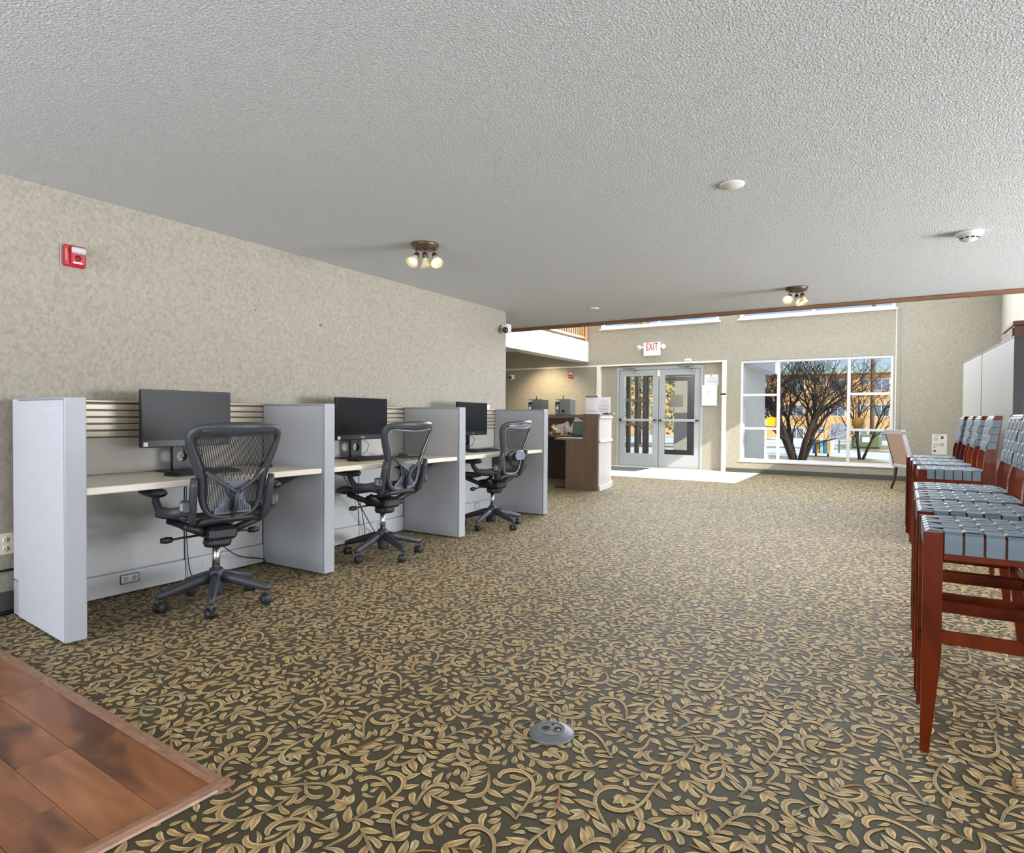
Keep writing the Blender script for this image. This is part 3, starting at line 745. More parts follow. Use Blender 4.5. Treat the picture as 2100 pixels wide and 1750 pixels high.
# ------------------------------------------------------------------ monitors, keyboards, mice
SCRN = mat('screen_glass', '#1c1e21', .3, spec=.12, vary=.02); BEZ = mat('bezel_black', '#17181a', .4, vary=.03)
LOGO = mat('logo_silver', '#c8c9cc', .35, metal=.6)
def monitor(yc, ry, label, xs=-3.845, tilt=.03):
    p = thing('monitor', (xs, yc, .75), label, 'monitor', 'desktop monitors', rz=ry)
    B = lambda: MB()
    w, z0, z1 = .288, .165, .518
    R = Matrix.Rotation(-tilt, 3, 'Y')
    pn = B().box(-.028, .006, -w, w, z0, z1, .004).build('casing', BEZ, p, world=False)
    B().box(.006, .0072, -w+.006, w-.006, z0+.042, z1-.006).build('screen', SCRN, p, world=False)
    B().box(.006, .0075, -w+.012, -w+.037, z0+.006, z0+.031).build('sticker', WHITEP, p, world=False)
    lg = text('logo', 'DELL', .020, (0, 0, 0), (PI/2, 0, PI/2), LOGO, None, .0004); lg.parent = p; lg.location = (.0065, 0, z0+.02)
    # stand: neck plate with a round cable hole
    mb = MB(); n = 24; hole = [(math.cos(2*PI*k/n)*.034, .098+math.sin(2*PI*k/n)*.034) for k in range(n)]
    def outer(k):
        a = 2*PI*k/n; c, s_ = math.cos(a), math.sin(a)
        hw, lo, hi = .058, .098-.003, .23-.098
        tx = hw/abs(c) if abs(c) > 1e-6 else 9; ty = (hi if s_ > 0 else lo)/abs(s_) if abs(s_) > 1e-6 else 9
        r = min(tx, ty); return (c*r, .098+s_*r)
    out = [outer(k) for k in range(n)]
    V = [(x, q[0], q[1]) for x in (-.105, -.075) for q in hole+out]
    F = []
    for k in range(n):
        l = (k+1) % n
        F += [(k, l, n+l, n+k), (2*n+k, 3*n+k, 3*n+l, 2*n+l), (k, 2*n+k, 2*n+l, l), (n+k, n+l, 3*n+l, 3*n+k)]
    mb.add(V, F); mb.box(-.105, -.06, -.058, .058, .22, .40, .006); mb.box(-.08, -.02, -.05, .05, .29, .39, .006)
    mb.build('neck', BLACK, p, world=False)
    B().box(-.17, .03, -.12, .12, .0, .012, .006).build('foot', BLACK, p, world=False)
    c = MB()
    c.tube([(-.06, .01, .25), (-.065, .03, .19), (-.09, .02, .10), (-.12, .035, .03), (-.13, .16, .008), (-.11, .22, .006)], .003, 6)
    c.tube([(-.05, -.02, .24), (-.06, .02, .15), (-.09, 0, .10), (-.13, .06, .05), (-.14, .1, .006), (-.14, .16, .006)], .0028, 6)
    c.tube([(-.05, .05, .25), (-.07, .09, .15), (-.06, .13, .12), (-.08, .12, .05), (-.12, .05, .02), (-.14, -.1, .006)], .0028, 6)
    c.build('cord', BLACK, p, world=False)
    return p
monitor(2.275, -.03, 'black monitor with sticker on the nearest cubicle desk')
monitor(3.80, -.02, 'black monitor on the middle cubicle desk')
monitor(5.41, .05, 'black monitor on the far cubicle desk')
KEYM = mat('key_plastic', '#232427', .55)
def keyboard(x, y, rz, label):
    p = thing('keyboard', (x, y, .7505), label, 'keyboard', 'desk keyboards', rz=rz)
    mb = MB(); mb.prism([(-.065, 0), (.065, 0), (.065, .010), (-.065, .022)], (-.22, .22), Matrix(((1, 0, 0, 0), (0, 0, 1, 0), (0, 1, 0, 0), (0, 0, 0, 1)))); mb.build('case', BLACK, p, world=False)
    k = MB()
    for r in range(6):
        x0 = -.056+r*.0188+(0.004 if r else 0); zt = .0218-(x0+.056)/.13*.012
        for c in range(21):
            if r == 5 and 4 <= c <= 8: continue
            y0 = -.212+c*.0202; k.box(x0, x0+.0155, y0, y0+.0168, zt, zt+.005)
        if r == 5: k.box(x0, x0+.0155, -.131, -.033, zt, zt+.005)
    o = k.build('keys', KEYM, p, world=False)
    MB().tube([(-.065, .15, .01), (-.08, .16, .004), (-.10, .2, .004), (-.13, .2, .004)], .0022, 6).build('cord', BLACK, p, world=False)
keyboard(-3.66, 2.27, .06, 'black keyboard in front of the nearest monitor')
keyboard(-3.70, 3.76, .04, 'black keyboard in front of the middle monitor')
keyboard(-3.66, 5.36, .0, 'black keyboard in front of the far monitor')
def mouse(x, y, rz, label):
    p = thing('computer_mouse', (x, y, .7505), label, 'mouse', 'computer mice', rz=rz)
    rows = []
    for i in range(9):
        tt = i/8; xx = -.055+.11*tt; hw = .031*math.sqrt(max(.02, 1-(2*tt-1)**4)); hz = .034*math.sqrt(max(.02, 1-(2*tt-.9)**2/1.25))
        rows.append([(xx, hw*math.cos(PI*k/10), .002+hz*math.sin(PI*k/10)) for k in range(11)])
    MB().grid(rows).build('shell', BLACK, p, world=False)
    MB().lathe([(.0, -.004), (.010, -.004), (.010, .004), (.0, .004)], (-.03, 0, .030), (0, 1, 0), 12).build('scroll_wheel', mat('grey_rubber', '#555555', .6), p, world=False)
    MB().tube([(-.055, 0, .01), (-.1, .03, .003), (-.16, .0, .003), (-.22, .05, .003)], .002, 6).build('cord', BLACK, p, world=False)
mouse(-3.78, 2.80, .1, 'black mouse on the nearest cubicle desk')
mouse(-3.72, 4.17, .2, 'black mouse on the middle cubicle desk behind the mesh chair')
tag(MB().box(-3.84, -3.6, 4.05, 4.30, .7502, .7535, .001).build('mouse_mat', mat('mat_black', '#26272a', .9)), 'thin black mouse mat on the middle cubicle desk', 'mouse mat')
p = thing('power_adapter', (-4.08, 6.02, 1.2), 'small white adapter box on top of the far cubicle back panel', 'adapter')
MB().box(-.025, .025, -.03, .03, 0, .055, .006).build('body', WHITEP, p, world=False); MB().box(-.012, .012, -.012, .012, .055, .062, .003).build('plug', mat('grey_rubber', '#555555', .6), p, world=False)
# loose cables under the desks
CAB = mat('cable_black', '#141416', .5)
def cable(pts, label, r=.0035, sub=6):
    P = [Vector(p) for p in pts]; out = []
    for i in range(len(P)-1):
        a, b, c, d = P[max(i-1, 0)], P[i], P[i+1], P[min(i+2, len(P)-1)]
        for k in range(sub):
            t_ = k/sub; out.append(.5*((2*b)+(-a+c)*t_+(2*a-5*b+4*c-d)*t_*t_+(-a+3*b-3*c+d)*t_**3))
    out.append(P[-1]); return tag(MB().tube(out, r, 6).build('cable', CAB), label, 'cable')
cable([(-4.02, 2.37, .705), (-4.015, 2.36, .4), (-4.01, 2.38, .08), (-3.98, 2.42, .006)], 'black cable hanging down under the nearest desk')
cable([(-3.98, 2.5, .30), (-3.9, 2.65, .14), (-3.98, 2.92, .05), (-4.0, 2.95, .006)], 'black cable sagging beside the nearest task chair', .004)
cable([(-4.0, 3.65, .705), (-3.9, 3.72, .5), (-3.93, 3.95, .2), (-4.0, 4.12, .05), (-4.01, 4.2, .006)], 'black cable slanting down under the middle desk', .004)
cable([(-4.0, 3.78, .705), (-3.99, 3.9, .4), (-4.0, 3.98, .1), (-4.02, 4.0, .006)], 'thin black cable hanging under the middle desk')
cable([(-4.0, 5.3, .705), (-3.98, 5.32, .4), (-4.0, 5.3, .006)], 'black cable hanging down under the far desk')

# ------------------------------------------------------------------ things on the long wall
RED = mat('alarm_red', '#b3202c', .35, vary=.05); REDD = mat('alarm_dark_red', '#7d1119', .45)
STROBE = mat('strobe_lens', '#d5d8de', .12, metal=.3, scale=120, vary=.35, bstr=.5)
def fire_alarm(origin, u, n, label, s=1.0):
    """wall mounted horn strobe; u along the wall, n out of the wall"""
    U, Nn = Vector(u), Vector(n); Z = Vector((0, 0, 1)); O = Vector(origin)
    p = thing('fire_alarm', origin, label, 'fire alarm', 'fire alarms')
    M_ = Matrix((( U.x, Nn.x, 0), (U.y, Nn.y, 0), (0, 0, 1)))
    def part(nm, mm, *bx):
        mb = MB().box(*bx)
        mb.v = [tuple((M_ @ Vector(q))*s) for q in mb.v]; return mb.build(nm, mm, p, world=False)
    part('mounting_plate', mat('plate_pink', '#b9a098', .5), -.068, .068, 0, .008, -.068, .068, .003)
    part('body', RED, -.058, .058, .008, .036, -.064, .064, .008)
    part('raised_front', RED, -.030, .048, .036, .052, -.054, .056, .006)
    part('strobe_lens', STROBE, -.030, .046, .050, .068, .012, .050, .007)
    part('label_strip', WHITEP, -.020, .028, .052, .0535, -.046, -.037)
    part('side_lettering', mat('alarm_letter', '#e8c9c6', .5), -.052, -.049, .036, .0368, -.03, .035)
    mb = MB().lathe([(.0, 0), (.017, 0), (.017, .0015), (.0, .0015)], (.006, .051, -.012), (0, 1, 0), 18); mb.v = [tuple((M_ @ Vector(q))*s) for q in mb.v]
    mb.build('horn_grille', REDD, p, world=False)
fire_alarm((XW, 1.775, 2.055), (0, 1, 0), (1, 0, 0), 'red fire alarm strobe on the wall above the nearest cubicle')
fire_alarm((-6.58, YF, 2.11), (1, 0, 0), (0, -1, 0), 'small red fire alarm on the far wall above the reception desk')
p = thing('wall_outlet', (XW, 1.437, .39), 'ivory double wall outlet beside the white ridged divider', 'outlet')
IV = mat('ivory_plastic', '#e3dfca', .4, vary=.02)
MB().box(XW, XW+.006, 1.400, 1.474, .33, .45, .003).build('plate', IV, p)
for z in (.365, .415):
    s_ = MB().lathe([(0, 0), (.017, 0), (.016, .003), (0, .003)], (XW+.005, 1.437, z), (1, 0, 0), 20).build('socket', IV, p)
    for yy in (1.428, 1.443): MB().box(XW+.008, XW+.0088, yy, yy+.003, z-.004, z+.008).build('slot', BLACK, s_)
cable([(XW+.012, .6, .245), (XW+.012, 1.0, .24), (XW+.012, 1.4, .245), (XW+.014, 1.7, .25)], 'black cable fixed along the wall below the ivory outlet', .007)
cable([(XW+.03, .6, .012), (XW+.03, 1.1, .012), (XW+.035, 1.4, .014), (XW+.03, 1.7, .012)], 'thick black cable on the floor along the dark baseboard', .011)
for (y, z, r, lab) in ((3.02, 1.925, .006, 'upper of two tiny dark nail marks in the wallpaper'), (3.035, 1.895, .004, 'lower and smaller of two tiny dark nail marks in the wallpaper'),
                       (3.651, 1.888, .010, 'single brown plug hole in the wallpaper above the middle monitor')):
    sm = MB().lathe([(0, 0), (r, 0), (r*.6, .0012), (0, .0012)], (XW, y, z), (1, 0, 0), 10)
    tag(sm.build('wall_hole', mat('stain_brown', '#5a4a30', .9)), lab, 'wall mark', 'marks in the wallpaper')
def dome_camera(loc, d, label, tilt=(0, 0, -1)):
    p = thing('security_camera', loc, label, 'security camera', 'security cameras')
    D = Vector(d)
    MB().box(-.05, .05, -.05, .05, -.055, .055, .012).build('junction_box', WHITEP, p, world=False)
    MB().lathe([(.045, .03), (.052, .05), (.050, .09), (.043, .105)], (0, 0, 0), d, 24).build('collar', WHITEP, p, world=False)
    MB().lathe([(.041, .10), (.038, .118), (.030, .132), (.017, .141), (0, .144)], (0, 0, 0), d, 24).build('dome', mat('smoked_dome', '#303236', .08, spec=.8), p, world=False)
dome_camera((XW+.05, 6.545, 2.215), (.35, -.75, -.25), 'white dome camera at the end of the long wall by the ceiling')
dome_camera((-8.2, YF-.05, 2.10), (.2, -1, -.15), 'small white dome camera on the far wall beyond the divider')

# ------------------------------------------------------------------ ceiling things
BRZ = mat('fixture_bronze', '#6b5b48', .35, metal=.7); SHADE = NT('frosted_shade')
SHADE = SHADE.bsdf('#efe3c2', .5, **{'Transmission Weight': .35, 'Emission Color': (1, .82, .5, 1), 'Emission Strength': .10})
BULB = emit('bulb_glow', '#ffeec8', 4.0)
def spot_fixture(x, y, heads, label, r=.105):
    p = thing('ceiling_spotlight', (x, y, ZC), label, 'ceiling light', 'ceiling spotlights')
    MB().lathe([(r, 0), (r, -.012), (r*.93, -.02), (r*.90, -.034), (r*.55, -.046), (0, -.048)], (0, 0, 0), (0, 0, 1), 36).build('canopy', BRZ, p, world=False)
    for k, (ax, ay, d) in enumerate(heads):
        d = Vector(d).normalized(); b = Vector((ax, ay, -.085)); s0 = b+d*.0
        h = MB().tube([(ax, ay, -.035), (ax, ay, -.07)], .006, 8).lathe([(.0, -.02), (.018, -.02), (.021, .0), (.022, .03)], b, d, 16).build('socket', BRZ, p, world=False)
        MB().lathe([(.021, .018), (.027, .035), (.038, .062), (.050, .088), (.048, .088), (.036, .062), (.024, .036)], b, d, 22).build('shade', SHADE, h, world=False)
        MB().lathe([(0, .03), (.018, .04), (.027, .062), (.024, .068), (0, .07)], b, d, 16).build('bulb', BULB, h, world=False)
        P = Vector((x, y, ZC))+b+d*.10
        light('spot_glow', 'SPOT', P, 15.0, (1, .76, .48), aim=d, spot_size=math.radians(100), spot_blend=.7, shadow_soft_size=.03)
spot_fixture(-3.09, 3.70, [(-.055, -.035, (.02, -.60, -.72)), (.005, -.005, (.1, .15, -1)), (.06, .045, (.50, -.30, -.75))], 'bronze three-head ceiling spotlight above the near cubicles')
spot_fixture(-.866, 6.815, [(-.06, -.02, (-.08, -.8, -.55)), (.0, .03, (.40, -.45, -.75)), (.055, -.01, (.15, -.2, -1))], 'bronze three-head ceiling spotlight near the brown ceiling edge')
p = thing('ceiling_cover', (-.803, 3.63, ZC), 'flat white round cover plate on the ceiling', 'ceiling cover')
MB().lathe([(.068, 0), (.068, -.004), (.062, -.009), (0, -.011)], (0, 0, 0), (0, 0, 1), 40).build('plate', WHITEP, p, world=False)
MB().lathe([(.003, -.0085), (.003, -.0105), (0, -.011)], (-.048, -.008, 0), (0, 0, 1), 8).build('screw', mat('screw_grey', '#77776f', .5), p, world=False)
p = thing('smoke_detector', (.42, 5.40, ZC), 'white smoke detector on the ceiling above the stools', 'smoke detector')
MB().lathe([(.082, 0), (.084, -.012), (.078, -.022), (.055, -.03)], (0, 0, 0), (0, 0, 1), 40).build('base', WHITEP, p, world=False)
MB().lathe([(.055, -.03), (.052, -.05), (.040, -.058), (0, -.060)], (0, 0, 0), (0, 0, 1), 40).build('cap', WHITEP, p, world=False)
for k in range(10):
    a = 2*PI*k/10; o = MB().box(-.003, .003, -.011, .011, -.005, .005).build('vent', BLACK, p, world=False); o.location = (.0525*math.cos(a), .0525*math.sin(a), -.043); o.rotation_euler = (0, 0, a)
p = thing('ceiling_speaker', (-3.13, 6.91, ZC), 'tiny white disc on the ceiling near the long wall corner', 'ceiling cover')
MB().lathe([(.066, 0), (.064, -.006), (.05, -.01), (0, -.011)], (0, 0, 0), (0, 0, 1), 28).build('plate', WHITEP, p, world=False)
# warm downlight under the balcony
p = thing('downlight', (-7.1, 12.45, 2.74), 'small warm downlight under the balcony', 'ceiling light')
MB().lathe([(.07, 0), (.075, -.008), (.05, -.012), (.045, -.004)], (0, 0, 0), (0, 0, 1), 24).build('ring', WHITEP, p, world=False)
MB().lathe([(.045, -.003), (0, -.003)], (0, 0, 0), (0, 0, 1), 20).build('lens', BULB, p, world=False)
light('downlight_glow', 'SPOT', (-7.1, 12.45, 2.70), 190, (1, .8, .52), aim=(0, .25, -1), spot_size=math.radians(110), spot_blend=.8, shadow_soft_size=.05)

# ------------------------------------------------------------------ mesh task chairs
GRAPH = mat('chair_graphite', '#3b3e44', .42, vary=.06); GRAPHD = mat('chair_dark', '#232528', .45); CHROME = mat('chrome', '#d0d3d6', .16, metal=1.0, vary=.02)
STRAND = mat('mesh_strand', '#191a1c', .6); LUMB = mat('lumbar_grey', '#787e8c', .4); GRAPHL = mat('chair_bracket_grey', '#8b8f97', .35, metal=.3)
ZB0, ZB1 = .545, 1.08
def bsurf(w, z, off=0.0):
    """point of the curved back: w across, z up; off pushes it towards the sitter"""
    t_ = (z-ZB0)/(ZB1-ZB0)
    x = -.215-.17*t_-.035*math.sin(PI*min(1, t_*1.05))*-.6+.10*(w/.27)**2*(.25+.75*t_)
    return (x+off, w, z)
def half_loop(pts, n):
    """pts (half width, height fraction) bottom centre to top centre -> closed loop of n points"""
    P = [(w, ZB0+h*(ZB1-ZB0)) for w, h in pts]; L = P+[(-w, z) for w, z in P[::-1][1:-1]]
    L = L+[L[0]]; d = [0]
    for a, b in zip(L[:-1], L[1:]): d.append(d[-1]+math.hypot(a[0]-b[0], a[1]-b[1]))
    out = []; j = 0
    for k in range(n):
        s = d[-1]*k/n
        while d[j+1] < s: j += 1
        f = (s-d[j])/(d[j+1]-d[j]); out.append((L[j][0]+(L[j+1][0]-L[j][0])*f, L[j][1]+(L[j+1][1]-L[j][1])*f))
    return out
def smooth_loop(L, it=2):
    for _ in range(it): L = [((L[i-1][0]+2*L[i][0]+L[(i+1) % len(L)][0])/4, (L[i-1][1]+2*L[i][1]+L[(i+1) % len(L)][1])/4) for i in range(len(L))]
    return L
OUT = [(0, -.02), (.09, -.015), (.135, .03), (.165, .12), (.18, .25), (.187, .36), (.198, .46), (.222, .58), (.247, .71), (.262, .83), (.262, .89), (.245, .945), (.20, .98), (.10, .998), (0, 1.0)]
INN = [(0, .02), (.075, .025), (.115, .06), (.138, .13), (.146, .25), (.146, .36), (.150, .46), (.172, .57), (.200, .69), (.222, .80), (.224, .855), (.20, .885), (.12, .868), (.06, .860), (0, .857)]
def make_chair(kind):
    c = thing('task_chair', (0, 0, 0), 'x', 'chair')
    W = dict(world=False)
    n = 96; lo, li = smooth_loop(half_loop(OUT, n)), smooth_loop(half_loop(INN, n))
    mb = MB(); V = []; F = []
    for a, b in zip(lo, li):
        m_ = ((a[0]+b[0])/2, (a[1]+b[1])/2)
        V += [bsurf(*a, .006), bsurf(*m_, .014), bsurf(*b, .004), bsurf(*b, -.010), bsurf(*m_, -.020), bsurf(*a, -.012)]
    for k in range(n):
        l = (k+1) % n
        for q in range(6): F.append((k*6+q, k*6+(q+1) % 6, l*6+(q+1) % 6, l*6+q))
    mb.add(V, F, True); mb.build('back_frame', GRAPH, c, **W)
    # inner piping and vertical strands of the suspension
    MB().tube([bsurf(a, b, -.012) for a, b in li], .0055, 6, closed=True).build('mesh_rim', GRAPHL if kind else GRAPHD, c, **W)
    st = MB(); poly = li
    w_ = -.222
    while w_ < .2225:
        zs = []
        for (x0, z0), (x1, z1) in zip(poly, poly[1:]+poly[:1]):
            if (x0 <= w_) != (x1 <= w_): zs.append(z0+(z1-z0)*(w_-x0)/(x1-x0))
        zs.sort()
        for z0, z1 in zip(zs[::2], zs[1::2]):
            m_ = max(2, int((z1-z0)/.045)); rows = []
            for q in range(m_+1):
                z = z0+(z1-z0)*q/m_; rows.append([bsurf(w_-.0026, z, -.004), bsurf(w_+.0026, z, -.004)])
            st.grid(rows)
        w_ += .0083
    o = st.build('back_mesh', STRAND, c, **W); o['label'] = 'black see-through suspension mesh of the back'
    # lens shaped top band
    b_ = MB(); rows = []
    for k in range(17):
        u = -1+2*k/16; hw = .20*u; zt = ZB0+(ZB1-ZB0)*(.945-.03*u*u); zb = ZB0+(ZB1-ZB0)*(.865+.02*u*u)
        rows.append([bsurf(hw, zb, -.012), bsurf(hw, (zb+zt)/2, -.024), bsurf(hw, zt, -.018)])
    b_.grid(rows).build('top_band', GRAPH if kind < 2 else GRAPHL, c, **W)
    # uprights, lower tube and arms
    for s in (1, -1):
        up = MB().tube([(-.262, s*.212, .775), (-.255, s*.212, .73), (-.225, s*.208, .62), (-.200, s*.203, .545), (-.165, s*.185, .512)], [.021, .026, .027, .026, .021], 10, flat=.8).build('upright', GRAPH, c, **W)
        MB().lathe([(0, 0), (.006, 0), (.006, .003), (0, .003)], (-.275, s*.212, .755), (-1, 0, .1), 8).build('screw', GRAPHD, up, **W)
        ar = thing('arm', (0, 0, 0), None, None); ar.parent = c
        MB().tube([(-.215, s*.215, .60), (-.12, s*.285, .580), (-.04, s*.315, .585), (.0, s*.32, .63), (.015, s*.32, .668)], [.030, .030, .028, .025, .024], 10, flat=.75).build('arm_post', GRAPH, ar, **W)
        MB().box(-.245, -.185, s*.240-.02, s*.240+.022, .585, .655, .010).build('arm_clamp', GRAPH, ar, **W)
        MB().box(-.236, -.205, s*.262-.004, s*.262+.008, .60, .645, .004).build('arm_lever', GRAPHL, ar, **W)
        pd = MB(); rows = []
        for k in range(13):
            tt = k/12; xx = -.10+.29*tt; hw = .050*math.sqrt(max(.03, 1-(2*tt-1)**6)); hh = .027*math.sqrt(max(.05, 1-(2*tt-1)**6))
            rows.append([(xx, s*(.325)+hw*math.cos(2*PI*q/14), .688+.012*math.sin(PI*tt)*-.3+hh*math.sin(2*PI*q/14)) for q in range(15)])
        pd.grid(rows); pd.add(rows[0], [list(range(15))]); pd.add(rows[-1], [list(range(15))])
        pd.build('arm_pad', GRAPHD, ar, **W)
    MB().tube([(-.165, .185, .512), (-.205, .11, .53), (-.218, 0, .534), (-.205, -.11, .53), (-.165, -.185, .512)], .022, 10).build('lower_tube', GRAPHD, c, **W)
    # lumbar support
    if kind < 2:
        y_ = MB()
        zf = lambda h: ZB0+h*(ZB1-ZB0)
        for s in (1, -1): y_.tube([bsurf(s*.158, zf(.50), -.022), bsurf(s*.09, zf(.38), -.045), bsurf(s*.02, zf(.29), -.055), bsurf(0, zf(.26), -.055)], [.014, .012, .013, .015], 8, flat=.6)
        y_.tube([bsurf(0, zf(.30), -.055), bsurf(0, zf(.15), -.05), bsurf(0, zf(.03), -.03)], [.018, .015, .018], 8, flat=.7)
        y_.build('lumbar_yoke', GRAPH, c, **W)
        pad = [(.10, .04), (.098, .10), (.06, .16), (.045, .22), (.06, .30), (.07, .36), (.055, .39), (.0, .385)]
        L = [(w, zf(h)) for w, h in pad]+[(-w, zf(h)) for w, h in pad[::-1][1:]]
        mb = MB(); N_ = len(L)
        mb.add([bsurf(w, z, -.018) for w, z in L]+[bsurf(w, z, -.026) for w, z in L], [list(range(N_)), list(range(N_, 2*N_))[::-1]]+[(k, (k+1) % N_, N_+(k+1) % N_, N_+k) for k in range(N_)])
        lp = mb.build('lumbar_pad', LUMB, c, **W)
        rb = MB()
        for k in range(-7, 8):
            w0 = k*.0125; hz = .085 if abs(w0) > .05 else .15
            rb.tube([bsurf(w0, zf(.055), -.027), bsurf(w0, zf(.055)+hz*.45, -.027)], .002, 4)
        rb.build('pad_rib', mat('lumbar_rib', '#4f5560', .5), lp, **W)
        MB().tube([bsurf(.05, zf(.36), -.03), bsurf(.055, zf(.30), -.05), bsurf(.02, zf(.20), -.05), bsurf(.02, zf(.08), -.04)], .010, 8).build('lumbar_link', GRAPHD, c, **W)
    else:
        mb = MB(); rows = []
        for k in range(13):
            a = PI*k/12; rows.append([bsurf(.14*-math.cos(a), ZB0+.19+.055*math.sin(a)**.5*math.sin(2*PI*q/12)*1.0, -.035-.02*math.sin(a)**.5*math.cos(2*PI*q/12)) for q in range(13)])
        mb.grid(rows); mb.build('lumbar_pad', GRAPHD, c, **W)
        mb = MB(); mb.prism([(-.09, 0), (-.06, -.04), (.06, -.04), (.09, 0), (.06, .04), (-.06, .04)], (0, .012), Matrix.Translation(bsurf(0, ZB0+.19, -.068)) @ Matrix.Rotation(-PI/2, 4, 'Y') @ Matrix.Rotation(PI/2, 4, 'Z'))
        mb.build('lumbar_plate', LUMB, c, **W)
    # seat
    rows = []; N_ = 20
    for i in range(11):
        tt = i/10; xx = -.17+.43*tt; hw = .235+.03*math.sin(PI*tt); zz = .522-.035*max(0, tt-.7)**1.5*6+.006
        rows.append([(xx, hw*(-1+2*k/N_), zz+.028*(abs(-1+2*k/N_)**3)) for k in range(N_+1)])
    MB().grid(rows).build('seat_mesh', STRAND, c, **W)
    edge = [r[0] for r in rows]+rows[-1][1:-1]+[r[-1] for r in rows[::-1]]+rows[0][::-1][1:-1]
    MB().tube(edge, .017, 8, closed=True, flat=1.0).build('seat_frame', GRAPHD, c, **W)
    # tilt mechanism, levers
    MB().box(-.13, .14, -.08, .08, .395, .475, .02).box(-.10, .05, -.05, .05, .355, .41, .015).build('mechanism', GRAPHD, c, **W)
    MB().tube([(-.10, .21, .50), (-.05, .1, .445), (0, 0, .43), (-.05, -.1, .445), (-.10, -.21, .50)], .024, 8).tube([(.17, .21, .50), (.1, .1, .445), (.0, 0, .43), (.1, -.1, .445), (.17, -.21, .50)], .022, 8).build('seat_bracket', GRAPHD, c, **W)
    for s in (1, -1):
        MB().tube([(.05, s*.06, .41), (.06, s*.17, .405), (.06, s*.25, .40)], .007, 6).lathe([(.0, 0), (.016, 0), (.02, .03), (.014, .06), (0, .062)], (.06, s*.22, .402), (0, s, 0), 10).build('lever', GRAPHD, c, **W)
    MB().lathe([(.07, .35), (.078, .37), (.072, .395), (.05, .40)], (-.02, 0, 0), (0, 0, 1), 20).build('spring_housing', GRAPHD, c, **W)
    # column and base
    MB().cyl((0, 0, .19), (0, 0, .36), .0215, n=16).build('gas_cylinder', CHROME, c, **W)
    MB().lathe([(.0, .055), (.032, .055), (.040, .09), (.047, .17), (.044, .195), (.034, .215), (.0, .215)], (0, 0, 0), (0, 0, 1), 20).build('hub', GRAPH, c, **W)
    sp = MB().tube([(.02, 0, .165), (.10, 0, .150), (.20, 0, .122), (.285, 0, .098), (.315, 0, .092)], [.034, .031, .026, .022, .017], 10, flat=.85, up=(0, 0, 1)).mesh('spoke', GRAPH)
    wh = MB()
    wh = MB().lathe([(0, -.011), (.024, -.011), (.030, -.006), (.030, .006), (.024, .011), (0, .011)], (0, 0, .030), (0, 1, 0), 18).mesh('wheel', GRAPHD)
    hood = MB().lathe([(.0, -.006), (.024, -.006), (.024, .006), (0, .006)], (0, 0, .032), (0, 1, 0), 16).cyl((.018, 0, .035), (.018, 0, .085), .008, n=8).mesh('caster', GRAPH)
    rg = random.Random(kind+5)
    for k in range(5):
        a = 2*PI*k/5
        o = bpy.data.objects.new('spoke', sp); COL.objects.link(o); o.parent = c; o.rotation_euler = (0, 0, a); o['spoke_turn'] = a
        cs = bpy.data.objects.new('caster', hood); COL.objects.link(cs); cs.parent = c; ta = a+rg.uniform(-1.2, 1.2)
        cs.location = (.305*math.cos(a)-.018*math.cos(ta), .305*math.sin(a)-.018*math.sin(ta), 0); cs.rotation_euler = (0, 0, ta)
        for s in (-.019, .019):
            w_ = bpy.data.objects.new('wheel', wh); COL.objects.link(w_); w_.parent = cs; w_.location = (0, s, 0)
    return c
def place_chair(kind, x, y, ang, spoke, label):
    c = make_chair(kind); c.location = (x, y, 0); c.rotation_euler = (0, 0, ang); tag(c, label, 'chair', 'mesh task chairs')
    for o in c.children:          # turn the star base on its own
        b = o.name.split('.')[0]
        if b in ('spoke', 'caster'):
            R = Matrix.Rotation(spoke-ang, 4, 'Z'); o.location = R @ o.location; o.rotation_euler.z += spoke-ang
        if 'spoke_turn' in o: del o['spoke_turn']
place_chair(0, -3.40, 2.18, math.radians(168), math.radians(-37), 'black mesh task chair at the nearest cubicle with striped see-through back')
place_chair(1, -3.47, 3.65, math.radians(176), math.radians(-14), 'black mesh task chair at the middle cubicle')
place_chair(2, -3.46, 5.22, math.radians(178), math.radians(-13), 'black mesh task chair at the far cubicle with grey lumbar plate')

# ------------------------------------------------------------------ woven counter stools
SW = wood('stool_wood', [(.2, '#441503'), (.55, '#6a2506'), (.85, '#86330b')], (14, 14, 2.5), .34, .08, knots=False)
STRAPM = mat('stool_strap', '#647480', .5, vary=.06, scale=60)
def ribbon(mb, pts, w, th, side):
    """flat strap through pts, width vector side"""
    s = Vector(side)*(w/2); P = [Vector(p) for p in pts]; V = []
    for i, p in enumerate(P):
        t_ = (P[min(i+1, len(P)-1)]-P[max(i-1, 0)]).normalized(); nn = t_.cross(Vector(side)).normalized()*(th/2)
        V += [p-s+nn, p+s+nn, p+s-nn, p-s-nn]
    F = []
    for i in range(len(P)-1):
        for q in range(4): F.append((i*4+q, i*4+(q+1) % 4, (i+1)*4+(q+1) % 4, (i+1)*4+q))
    F += [[0, 1, 2, 3], [len(V)-1, len(V)-2, len(V)-3, len(V)-4]]
    return mb.add(V, F)
